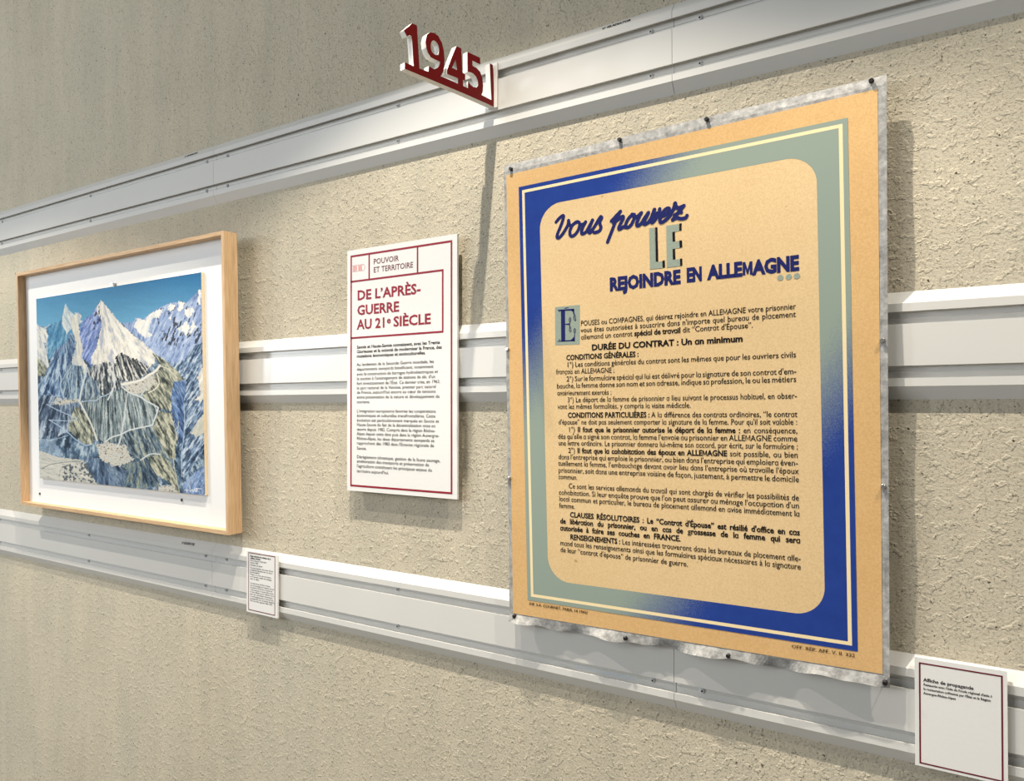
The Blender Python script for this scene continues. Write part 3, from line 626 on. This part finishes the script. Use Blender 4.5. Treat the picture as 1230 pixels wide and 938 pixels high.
for s, y0, xr_, y1, bold in TB:
    p, q = hline((400+122/4.264, 400+y0/4.264), (400+xr_/4.264, 400+y1/4.264))
    textline(g if bold else g2, fk, p, q, [(s, 0.022 if bold else 0.004)], 0.0066)
g.build('intro_lettering', M_ink, tp); g2.build('body_lettering', M_ink, tp)

KL = 0.0195
ll = panel('caption_label', [(296.0, 661.5), (333.5, 666.8), (333.6, 742.7), (296.6, 734.6)], KL, 0.004,
           'small white caption label densely printed, on the bottom rail right of the wooden frame', 'label',
           [(298.4, 663.4), (330.6, 668.0), (330.5, 739.6), (298.5, 732.3)], 0.0019, M_maroon)
b = ll['_b']; g = G(); fl_ = f3k(KL+0.0003)
def lab(g, u0_, v0_, u1_, s, off, cap):  # lines in the label's own coordinates (0..1)
    W_, H_ = b[1]-b[0], b[3]-b[2]
    textline(g, fl_, (b[0]+W_*u0_, b[3]-H_*v0_), (b[0]+W_*u1_, b[3]-H_*v0_), [(s, off)], cap)
gb = G()
lab(gb, .07, .070, .84, 'Reproduction du tableau de la', .03, .0037); lab(gb, .07, .107, .45, 'station, Savoie', .03, .0037)
for v_, u_, s in ((.145, .68, 'Pierre Novat, 1928-2007'), (.183, .36, 'années 1960'), (.222, .54, 'Gouache sur papier')): lab(g, .07, v_, u_, s, .0, .0033)
TXT = ['Vue panoramique des pistes d\u2019hiver', 'en altitude dessinée dans les Alpes', 'pour les stations', 'Peinture sur carton, plan de la station', 'et du domaine skiable de montagne', 'dans la vallée.', '',
       'Les panoramas de Pierre Novat', 'ont accompagné les stations de ski', 'de Savoie et de France. À partir de', 'cette époque, il a peint des pistes', 'et des villages pour l\u2019affiche et le', 'plan des remontées mécaniques,', 'en aménageant pour la lecture les', 'perspectives des domaines skiables.', 'Prêt du fonds régional 1960-1975.']
ends = [.93, .90, .42, .86, .88, .42, 0, .82, .96, .90, .94, .96, .92, .94, .98, .90]
for i, (s, e_) in enumerate(zip(TXT, ends)):
    if s: lab(g, .07, .272+i*.0378, e_, s, .004, .0033)
g.build('body_lettering', M_ink, ll); gb.build('title_lettering', M_ink, ll)

rl = panel('caption_label', [(1098.9, 790.3), (1210.3, 804.8), (1210.6, 941.0), (1098.9, 921.4)], KL, 0.005,
           'white caption label with dark red border, mostly blank, right of the cream poster', 'label',
           [(1103.7, 796), (1204.8, 810.8), (1205.0, 937.4), (1104.4, 918.4)], 0.0019, M_maroon)
g = G(); gb = G(); AL = lambda x, y: at(x, y, KL)
def hl2(p0, p1):
    a, b_ = AL(*p0), AL(*p1); z = (a[1]+b_[1])/2; return (a[0], z), (b_[0], z)
p, q = hl2((1109.2, 818.6), (1169.4, 828.2)); textline(gb, fl_, p, q, [('Affiche de propagande', .022)], .0046)
for s, a_, b_ in (("Restaurée avec l'aide du Fonds régional d'aide à", (1109.2, 823.8), (1191.7, 837.2)), ("la restauration cofinancé par l'État et la Région", (1109.2, 828.9), (1190.2, 842.2)), ("Auvergne-Rhône-Alpes", (1109.2, 833.9), (1148, 840.3))):
    p, q = hl2(a_, b_); textline(g, fl_, p, q, [(s, .02)], .0032)
g.build('body_lettering', M_ink, rl); gb.build('title_lettering', M_ink, rl)

# ------------------------------------------------------------------ the poster
KS = 0.030
def P3(x, y): return at(x, y, KS)
lTL, lTR, lBR, lBL = P3(605.0, 198), P3(1064.7, 88.2), P3(1068.8, 825), P3(612.5, 746.5)
poster = thing('poster', ((lBL[0]+lBR[0])/2, -KS+0.001, (lBL[1]+lBR[1])/2), 'large cream wartime poster with blue and grey-green border, lined on grey tissue', 'poster')
def bil(q, u, v):     # q = TL,TR,BR,BL ; v up from the bottom
    return (q[3]*(1-u)+q[2]*u)*(1-v)+(q[0]*(1-u)+q[1]*u)*v
LQ = [lTL, lTR, lBR, lBL]
pTL, pTR, pBR, pBL = P3(608.4, 210.5), P3(1054.2, 107), P3(1060.2, 809.6), P3(616.5, 736.5)
PQ = [pTL, pTR, pBR, pBL]
def sheet(name, Q, k, mat, parent, nx, ny, wave, th=0.0004, inner=None):
    V = []; F = []
    for s in (0, 1):
        for j in range(ny+1):
            for i in range(nx+1):
                u, v = i/nx, j/ny; p = bil(Q, u, v); kk_ = k + (wave(u, v) if wave else 0)
                dz = 0.0
                if wave and j == 0: dz = 0.0016*math.sin(u*31)+0.0012*math.sin(u*67+1)
                V.append((p[0], -(kk_-s*th), p[1]+dz))
    n = (nx+1)*(ny+1)
    for j in range(ny):
        for i in range(nx):
            a_ = j*(nx+1)+i; F.append((a_, a_+1, a_+nx+2, a_+nx+1)); F.append((n+a_, n+a_+nx+1, n+a_+nx+2, n+a_+1))
    rim = [i for i in range(nx+1)] + [j*(nx+1)+nx for j in range(1, ny+1)] + [ny*(nx+1)+i for i in range(nx-1, -1, -1)] + [j*(nx+1) for j in range(ny-1, 0, -1)]
    for a_, b_ in zip(rim, rim[1:]+rim[:1]): F.append((b_, a_, n+a_, n+b_))
    return mesh(name, V, F, mat, parent, False)
def wave(u, v):        # the lining buckles between the pins along its edges
    e_b = max(0, 1-v/0.0160); e_t = max(0, 1-(1-v)/0.016); e_s = max(0, 1-min(u, 1-u)/0.012)
    return e_b*(0.006*math.sin(u*22+0.8)+0.003*math.sin(u*47)+0.002) - e_t*(0.0035+0.0015*math.sin(u*9)) + e_s*0.0012*math.sin(v*26)
lining = sheet('lining_sheet', LQ, KS, M_lining, poster, 120, 120, wave)
sheetp = sheet('printed_sheet', PQ, KS+0.0005, M_edge, poster, 8, 10, None, 0.0003)
# border geometry in the sheet's plane
oQ = [P3(623.3, 224.9), P3(1018.4, 141.5), P3(1030.4, 782.5), P3(634.1, 720.5)]
eo = lambda a, b_: (b_-a)/np.linalg.norm(b_-a)
def inset(Q, d):      # inset quad by d
    c = [np.array(q) for q in Q]; ex = eo(c[3], c[2]); ez = eo(c[3], c[0])
    return [c[0]+ex*d-ez*d, c[1]-ex*d-ez*d, c[2]-ex*d+ez*d, c[3]+ex*d+ez*d]
def ring(name, loops, k, mat):
    V, F = fill2d(loops); return mesh(name, [(x, -k, z) for x, z in V], F, mat, poster)
i1 = inset(oQ, 0.0072); i2 = inset(oQ, 0.0124)
ring('border_stripe', [oQ, i1], KS+0.0009, M_grad)
ring('border_line', [i1, i2], KS+0.0009, M_creamline)
inn = [P3(648.2, 247.6), P3(980.6, 184.4), P3(991.4, 741.2), P3(658.8, 696.6)]
def rounded(Q, r, n=14):
    c = [np.array(q) for q in Q]; out = []
    for i in range(4):
        a_, p, b_ = c[i-1], c[i], c[(i+1) % 4]; ea, eb = eo(p, a_), eo(p, b_)
        for t_ in np.linspace(0, math.pi/2, n): out.append(tuple(p+ea*r+eb*r - (eb*r*math.cos(math.pi/2-t_) *1.0 + ea*r*math.cos(t_)) ) if False else tuple(p + ea*r*(1-math.sin(t_)) + eb*r*(1-math.cos(t_))))
    return out
rin = rounded(inn, 0.043)
ring('border_band', [i2, rin], KS+0.0009, M_grad)
ring('text_field', [rin], KS+0.0008, M_paper)
fp = f3k(KS+0.0012)
# script heading
_sk = [0]
def stroke(g, pts, wpx, f, k, n=8):      # one continuous brush stroke with round ends, each a hair above the last
    pts = catmull(pts, 6, closed=False); C2 = np.array([at(x, y, KS) for x, y in pts]); r = wpx
    _sk[0] += 1; k = k + 1.2e-5*(_sk[0] % 30)
    T = np.gradient(C2, axis=0); T /= np.linalg.norm(T, axis=1)[:, None]+1e-12; N = np.stack([-T[:, 1], T[:, 0]], 1)*r
    th0 = math.atan2(N[0][1], N[0][0]); th1 = math.atan2(-N[-1][1], -N[-1][0])
    left = [tuple(q) for q in C2+N]; right = [tuple(q) for q in C2-N]
    V = [(q[0], -k-3e-6*i, q[1]) for qs in (left, right) for i, q in enumerate(qs)]; m = len(left)
    g.add(V, [(i, i+1, m+i+1, m+i) for i in range(m-1)])
    c0 = [(C2[0][0]+r*math.cos(th0+math.pi*j/n), -k, C2[0][1]+r*math.sin(th0+math.pi*j/n)) for j in range(n+1)]
    c1 = [(C2[-1][0]+r*math.cos(th1+math.pi*j/n), -k, C2[-1][1]+r*math.sin(th1+math.pi*j/n)) for j in range(n+1)]
    g.add(c0, [tuple(range(n+1))]); g.add(c1, [tuple(range(n+1))])
S1 = lambda *p: [(660+a/12.3, 235+b_/12.3) for a, b_ in p]
S2 = lambda *p: [(730+a/12.3, 235+b_/12.3) for a, b_ in p]
ST = [S1((102, 392), (145, 338), (205, 294), (208, 335), (175, 440), (122, 570), (122, 625), (168, 605), (235, 510), (278, 430), (286, 368)),
      S1((286, 368), (300, 430), (330, 455)),
      S1((405, 392), (345, 435), (307, 520), (312, 585), (342, 600), (392, 565), (438, 490), (450, 420), (425, 388), (385, 398)), S1((455, 430), (500, 425), (538, 390)),
      S1((538, 392), (500, 460), (478, 535), (490, 565), (540, 540), (600, 440), (640, 362)), S1((640, 365), (605, 450), (578, 520), (598, 552), (620, 530)),
      S1((600, 550), (665, 465), (730, 355), (762, 312)), S1((762, 312), (775, 330), (748, 385), (752, 430), (764, 470), (744, 518), (695, 542), (662, 545)),
      S1((918, 378), (985, 305), (1052, 234)), S1((1045, 245), (985, 370), (920, 540), (862, 685)), S1((950, 410), (1030, 345), (1085, 308), (1094, 335), (1062, 400), (1028, 475), (1042, 497), (1110, 455), (1150, 470)),
      S2((395, 282), (340, 305), (292, 370), (268, 445), (300, 472), (350, 430), (390, 350), (396, 295), (362, 278)), S2((235, 460), (270, 470)), S2((396, 330), (445, 305), (500, 256)),
      S2((500, 258), (462, 330), (432, 415), (446, 446), (492, 418), (550, 330), (605, 252)), S2((605, 256), (562, 345), (532, 400), (552, 425), (602, 398)),
      S2((600, 402), (650, 320), (692, 206)), S2((695, 206), (672, 300), (645, 375), (662, 398), (712, 345), (760, 262), (772, 198)), S2((712, 345), (735, 260)),
      S2((762, 300), (832, 300), (898, 242), (912, 196), (882, 190), (832, 230), (784, 320), (776, 385), (812, 392), (882, 340), (942, 268), (998, 135), (1000, 112)),
      S2((992, 122), (1040, 182), (1128, 150)), S2((1000, 180), (1060, 190), (1100, 170)), S2((1128, 150), (1062, 232), (990, 320), (962, 360)), S2((990, 290), (1060, 250), (1090, 250)), S2((962, 358), (1020, 330), (1080, 342), (1150, 330), (1174, 296))]
g = G()
for s in ST: stroke(g, s, 0.0030, None, KS+0.0012)
g.build('script_heading', M_navy, poster)
# LE
def poly(g, pts, k):
    V, F = fill2d([[tuple(P3(725+a/10.25, 265+b_/10.25)) for a, b_ in pts]]); g.add([(x, -k, z) for x, z in V], F)
g = G(); poly(g, [(565, 95), (632, 88), (645, 510), (724, 500), (730, 585), (575, 603)], KS+0.0012)
poly(g, [(775, 65), (927, 42), (932, 130), (850, 142), (854, 263), (935, 250), (940, 338), (856, 350), (860, 485), (942, 474), (946, 560), (783, 580)], KS+0.0012)
g.build('block_letters', M_grey, poster)
g = G()
for q in ([(638, 85), (665, 82), (676, 505), (648, 509)], [(728, 495), (757, 490), (760, 578), (731, 583)], [(935, 38), (963, 33), (963, 123), (936, 128)], [(850, 142), (880, 137), (884, 257), (853, 262)], [(936, 248), (968, 243), (971, 330), (940, 337)], [(853, 352), (882, 347), (887, 478), (857, 483)], [(944, 470), (970, 465), (973, 555), (946, 560)]): poly(g, q, KS+0.0013)
g.build('letter_shadow', M_black, poster)
g = G()
for s, a_, b_ in (('REJOINDRE', (732.6, 350.0), (817.4, 340.8)), ('EN', (825.0, 339.3), (843.6, 337.3)), ('ALLEMAGNE', (851.0, 336.2), (959.6, 324.8))):
    textline(g, fp, P3(a_[0], a_[1]-0.8), P3(b_[0], b_[1]-0.8), [(s, 0.055)], 0.0206)
g.build('headline_lettering', M_navy, poster)
g = G()
for cx, cyy in ((937.5, 333.7), (947.6, 332.6), (957.4, 331.6)):
    c = P3(cx, cyy); g.add([(c[0]+0.0044*math.cos(a_), -(KS+0.0012), c[1]+0.0044*math.sin(a_)) for a_ in np.linspace(0, 2*math.pi, 24, endpoint=False)], [tuple(range(24))])
g.build('dots', M_grey, poster)
# drop cap
D = lambda *p: [tuple(P3(664+a/16.75, 362+b_/16.75)) for a, b_ in p]
def dpoly(g, pts, k):
    V, F = fill2d([D(*pts)]); g.add([(x, -k, z) for x, z in V], F)
g = G(); dpoly(g, [(50, 118), (550, 70), (548, 865), (55, 885)], KS+0.0010); g.build('initial_square', M_grey, poster)
g = G(); kz = KS+0.0012
dpoly(g, [(170, 185), (252, 178), (256, 798), (176, 802)], kz); dpoly(g, [(108, 170), (430, 148), (430, 182), (150, 196)], kz); dpoly(g, [(370, 178), (438, 150), (440, 262), (420, 262), (410, 215)], kz)
dpoly(g, [(150, 795), (440, 770), (455, 800), (110, 812)], kz); dpoly(g, [(370, 775), (430, 720), (440, 640), (452, 640), (452, 795)], kz); dpoly(g, [(254, 452), (330, 445), (340, 420), (352, 420), (352, 500), (340, 500), (330, 475), (254, 470)], kz)
dpoly(g, [(240, 135), (325, 118), (320, 135), (235, 150)], kz)
for s in ([(445, 260), (430, 320), (440, 370), (462, 385), (465, 320), (450, 265)], [(352, 420), (335, 380), (345, 335), (365, 330), (370, 370), (352, 420)], [(352, 500), (340, 560), (350, 600), (372, 600), (370, 550), (352, 500)], [(445, 640), (430, 590), (440, 550), (462, 560), (460, 600), (447, 640)], [(108, 170), (140, 210), (150, 190)], [(108, 812), (145, 765), (150, 790)]):
    stroke(g, [(664+a/16.75, 362+b_/16.75) for a, b_ in s], 0.0005, None, kz, 6)
g.build('initial_letter', M_navy, poster)
B = 0.030
cA = lambda x, y: (600+x/6.15, 350+y/6.15); cB = lambda x, y: (780+x/6.15, 350+y/6.15)
cC = lambda x, y: (660+x/7.6875, 470+y/7.6875); cD = lambda x, y: (810+x/7.6875, 470+y/7.6875)
cE = lambda x, y: (660+x/7.2125, 570+y/7.2125); cF = lambda x, y: (810+x/7.2125, 570+y/7.2125)
BODY = [
 ([("POUSES ou COMPAGNES, qui désirez rejoindre en ALLEMAGNE votre prisonnier", 0)], cA(602, 255), cB(1083, 130)),
 ([("vous êtes autorisées à souscrire dans n'importe quel bureau de placement", 0)], cA(602, 305), cB(1083, 188)),
 ([("allemand un contrat ", 0), ("spécial de travail", B), (' dit \u201cContrat d\'Épouse\u201d.', 0)], cA(604, 357), cB(768, 268)),
 ([("CONDITIONS GÉNÉRALES :", B)], cA(495, 508), cA(1030, 482)),
 ([("1°) Les conditions générales du contrat sont les mêmes que pour les ouvriers civils", 0)], cA(497, 560), cB(1086, 487)),
 ([("français en ALLEMAGNE ;", 0)], cA(420, 612), cA(852, 600)),
 ([("2°) Sur le formulaire spécial qui lui est délivré pour la signature de son contrat d'em-", 0)], cA(497, 665), cB(1088, 610)),
 ([("bauche, la femme donne son nom et son adresse, indique sa profession, le ou les métiers", 0)], cA(425, 717), cB(1088, 668)),
 ([("antérieurement exercés ;", 0)], cA(428, 768), cA(830, 762)),
 ([("3°) Le départ de la femme de prisonnier a lieu suivant le processus habituel, en obser-", 0)], cC(168, 102), cD(1135, 66)),
 ([("vant les mêmes formalités, y compris la visite médicale.", 0)], cC(78, 163), cD(155, 152)),
 ([("CONDITIONS PARTICULIÈRES :", B), (" A la différence des contrats ordinaires, \u201cle contrat", 0)], cC(172, 243), cD(1137, 236)),
 ([("d'épouse\u201d ne doit pas seulement comporter la signature de la femme. Pour qu'il soit valable :", 0)], cC(85, 305), cD(1138, 308)),
 ([("1°) ", 0), ("Il faut que le prisonnier autorise le départ de la femme :", B), (" en conséquence,", 0)], cC(175, 375), cD(1140, 388)),
 ([("dès qu'elle a signé son contrat, la femme l'envoie au prisonnier en ALLEMAGNE comme", 0)], cC(80, 437), cD(1140, 462)),
 ([("une lettre ordinaire. Le prisonnier donnera lui-même son accord, par écrit, sur le formulaire ;", 0)], cC(85, 498), cD(1145, 535)),
 ([("2°) ", 0), ("Il faut que la cohabitation des époux en ALLEMAGNE", B), (" soit possible, ou bien", 0)], cC(175, 567), cD(1145, 613)),
 ([("dans l'entreprise qui emploie le prisonnier, ou bien dans l'entreprise qui emploiera éven-", 0)], cC(85, 625), cD(1145, 687)),
 ([("tuellement la femme, l'embauchage devant avoir lieu dans l'entreprise où travaille l'époux", 0)], cC(85, 685), cD(1150, 762)),
 ([("prisonnier, soit dans une entreprise voisine de façon, justement, à permettre le domicile", 0)], cC(85, 748), cD(1155, 838)),
 ([("commun.", 0)], cC(85, 808), cC(262, 817)),
 ([("Ce sont les services allemands du travail qui sont chargés de vérifier les possibilités de", 0)], cE(168, 118), cF(1083, 225)),
 ([("cohabitation. Si leur enquête prouve que l'on peut assurer au ménage l'occupation d'un", 0)], cE(83, 172), cF(1085, 293)),
 ([("local commun et particulier, le bureau de placement allemand en avise immédiatement la", 0)], cE(85, 228), cF(1088, 363)),
 ([("femme.", 0)], cE(87, 287), cE(225, 297)),
 ([("CLAUSES RÉSOLUTOIRES :", B), (' Le \u201cContrat d\'Épouse\u201d est résilié d\'office en cas', B)], cE(180, 367), cF(1090, 525)),
 ([("de libération du prisonnier, ou en cas de grossesse de la femme qui sera", B)], cE(95, 420), cF(1093, 594)),
 ([("autorisée à faire ses couches en FRANCE.", B)], cE(95, 480), cE(1138, 577)),
 ([("RENSEIGNEMENTS :", B), (" Les intéressées trouveront dans les bureaux de placement alle-", 0)], cE(182, 560), cF(1098, 752)),
 ([("mand tous les renseignements ainsi que les formulaires spéciaux nécessaires à la signature", 0)], cE(95, 610), cF(1098, 822)),
 ([('de leur \u201ccontrat d\'épouse\u201d de prisonnier de guerre.', 0)], cE(97, 668), cF(120, 797)),
]
g = G()
for segs, a_, b_ in BODY:
    textline(g, fp, P3(*a_), P3(*b_), [(s, (o_ if o_ else 0.006)) for s, o_ in segs], 0.0088, 'just', 0.90, True)
g.build('body_lettering', M_ink, poster)
g = G(); textline(g, fp, P3(*cA(683, 435)), P3(*cB(692, 370)), [("DURÉE DU CONTRAT : Un an minimum", 0.036)], 0.0096, 'fit', 1, True); g.build('subheading_lettering', M_ink, poster)
g = G(); textline(g, fp, P3(636, 726.2), P3(706.3, 737.3), [("IMP. S.A. COURNET. PARIS, 14 1943/", 0.01)], 0.0048)
textline(g, fp, P3(951, 777.9), P3(1027.2, 789.3), [("OFF. RÉP. AFF. V. II. 332", 0.004)], 0.0050); g.build('imprint_lettering', M_ink, poster)

# push pins holding the lining
PINS = [((614.5, 203.5), 'black pin at the top left corner of the cream poster'), ((745, 168.5), 'black pin in the poster top edge, above the script heading'), ((849.5, 144), 'black pin in the poster top edge, right of its middle'), ((1047, 98), 'black pin at the top right corner of the cream poster'),
        ((610.4, 419.6), 'steel pin in the poster left edge, level with the middle rail'), ((612.3, 573.8), 'steel pin in the poster left edge, below the middle rail'),
        ((618.8, 739.5), 'black pin at the bottom left corner of the cream poster'), ((752, 766), 'black pin in the poster bottom edge, left of its middle'), ((875.5, 787), 'black pin in the poster bottom edge, right of its middle'), ((1063.3, 819.3), 'black pin at the bottom right corner of the cream poster'),
        ((1060, 409), 'steel pin in the poster right edge, level with the middle rail'), ((1061.3, 584), 'steel pin in the poster right edge, below the middle rail')]
for (x, y), lb in PINS:
    c = P3(x, y); t = thing('push_pin', (c[0], -KS+0.004, c[1]), lb, 'pin', 'pins around the poster edge')
    G().cyl((c[0], -0.0128 if abs(c[1]-ZR['middle']) < .07 or abs(c[1]-ZR['bottom']) < .07 else 0.0, c[1]), (0, -1, 0), 0.0007, 0.0007, 0.032 if not (abs(c[1]-ZR['middle']) < .07 or abs(c[1]-ZR['bottom']) < .07) else 0.0195, 8).build('shaft', M_steel, t)
    m_ = M_dark if lb.startswith('black') else M_steel
    g = G(); g.cyl((c[0], -KS-0.0008, c[1]), (0, -1, 0), 0.0036, 0.0026, 0.002, 16); g.cyl((c[0], -KS-0.0028, c[1]), (0, -1, 0), 0.0026, 0.0034, 0.0024, 16); g.cyl((c[0], -KS-0.0052, c[1]), (0, -1, 0), 0.0034, 0.0026, 0.0008, 16)
    g.build('head', m_, t, False)

# ------------------------------------------------------------------ the 1945 sign, a thick plate standing out from the top rail
SA = np.array([-0.7835, -0.0145, 0.0]); SD = np.array([-0.040, -0.2165, 0.0]); SD /= np.linalg.norm(SD)
SNn = np.array([-SD[1], SD[0], 0.0]);
if SNn[0] < 0: SNn = -SNn           # faces right, towards the viewer
def sp2(a, b_):      # zoom pixel -> (s outwards, z)
    q = hit(470+a/7.814, 20+b_/7.814, SA, SNn); return (float(np.dot(q-SA, SD)), float(q[2]))
def s3(s, z, t_): q = SA+SD*s; return (q[0]+SNn[0]*(t_-0.0125), q[1]+SNn[1]*(t_-0.0125), z)
sign = thing('year_sign', tuple(SA+np.array([0, 0, EYE+0.57])), 'red and white cut-out 1945 sign jutting out from the top rail', 'sign')
_pc = [0]
def piece(name, loops, smooth_idx=()):
    _pc[0] += 1; ep = _pc[0]*5e-5; L = []
    for i, lp in enumerate(loops):
        pts = [sp2(*p) for p in lp]
        if i in smooth_idx: pts = catmull(pts, 5)
        L.append(pts)
    face, side = solid2d(L, s3, 0.0125-ep)
    so = side.build(name, M_signwhite, sign)
    # thin red face skin
    V, F = fill2d(L); mesh('red_face', [s3(a, b_, 0.0128-ep) for a, b_ in V], F, M_signred, so)
    V, F = fill2d(L); mesh('back_face', [s3(a, b_, ep) for a, b_ in V], [tuple(reversed(f)) for f in F], M_signwhite, so)
piece('base_bar', [[(127, 428), (215, 468), (460, 560), (480, 566), (640, 636), (760, 690), (845, 735), (940, 783), (940, 832), (972, 850), (700, 729), (400, 603), (127, 490)]])
piece('digit_one', [[(118, 127), (158, 97), (196, 62), (240, 82), (252, 280), (264, 490), (236, 500), (210, 466), (200, 300), (192, 182), (170, 172), (147, 186), (132, 156)]])
piece('digit_nine', [[(362, 148), (400, 152), (440, 180), (475, 245), (493, 320), (500, 400), (496, 470), (486, 520), (462, 562), (440, 590), (400, 575), (350, 548), (350, 505), (354, 462), (375, 478), (405, 494), (432, 482), (452, 452), (458, 424), (440, 415), (405, 400), (370, 380), (345, 340), (328, 290), (322, 230), (335, 170)],
                     [(395, 222), (376, 240), (370, 280), (378, 322), (398, 348), (425, 362), (442, 350), (447, 310), (440, 265), (420, 236)]], (1,))
piece('digit_four', [[(612, 275), (657, 298), (663, 420), (668, 525), (694, 542), (693, 602), (672, 594), (675, 680), (640, 690), (624, 640), (626, 578), (560, 552), (522, 536), (524, 500), (565, 390)],
                     [(603, 402), (570, 480), (616, 502)]])
piece('digit_five', [[(715, 330), (833, 386), (836, 449), (761, 412), (762, 462), (800, 480), (835, 520), (855, 580), (862, 650), (858, 705), (842, 745), (780, 720), (718, 690), (722, 604), (742, 636), (770, 660), (800, 666), (815, 645), (812, 600), (795, 560), (768, 532), (745, 522), (717, 518)]])
piece('end_post', [[(925, 438), (953, 452), (962, 640), (972, 850), (925, 830), (930, 786), (940, 780), (932, 600)]])
fq = [at(588.6, 75.5, DR+0.001), at(598.2, 77.5, DR+0.001), at(598.6, 128.0, DR+0.001), at(593.4, 130, DR+0.001)]
xl_, xr_ = -0.797, -0.7755; zt2, zb2 = (fq[0][1]+fq[1][1])/2, (fq[2][1]+fq[3][1])/2
G().box(xl_, xr_, -DR-0.0025, -DR, zb2, zt2).build('mounting_plate', M_signwhite, sign)
for o in scn.objects:
    for k_ in ('_o', '_b'):
        if k_ in o.keys(): del o[k_]
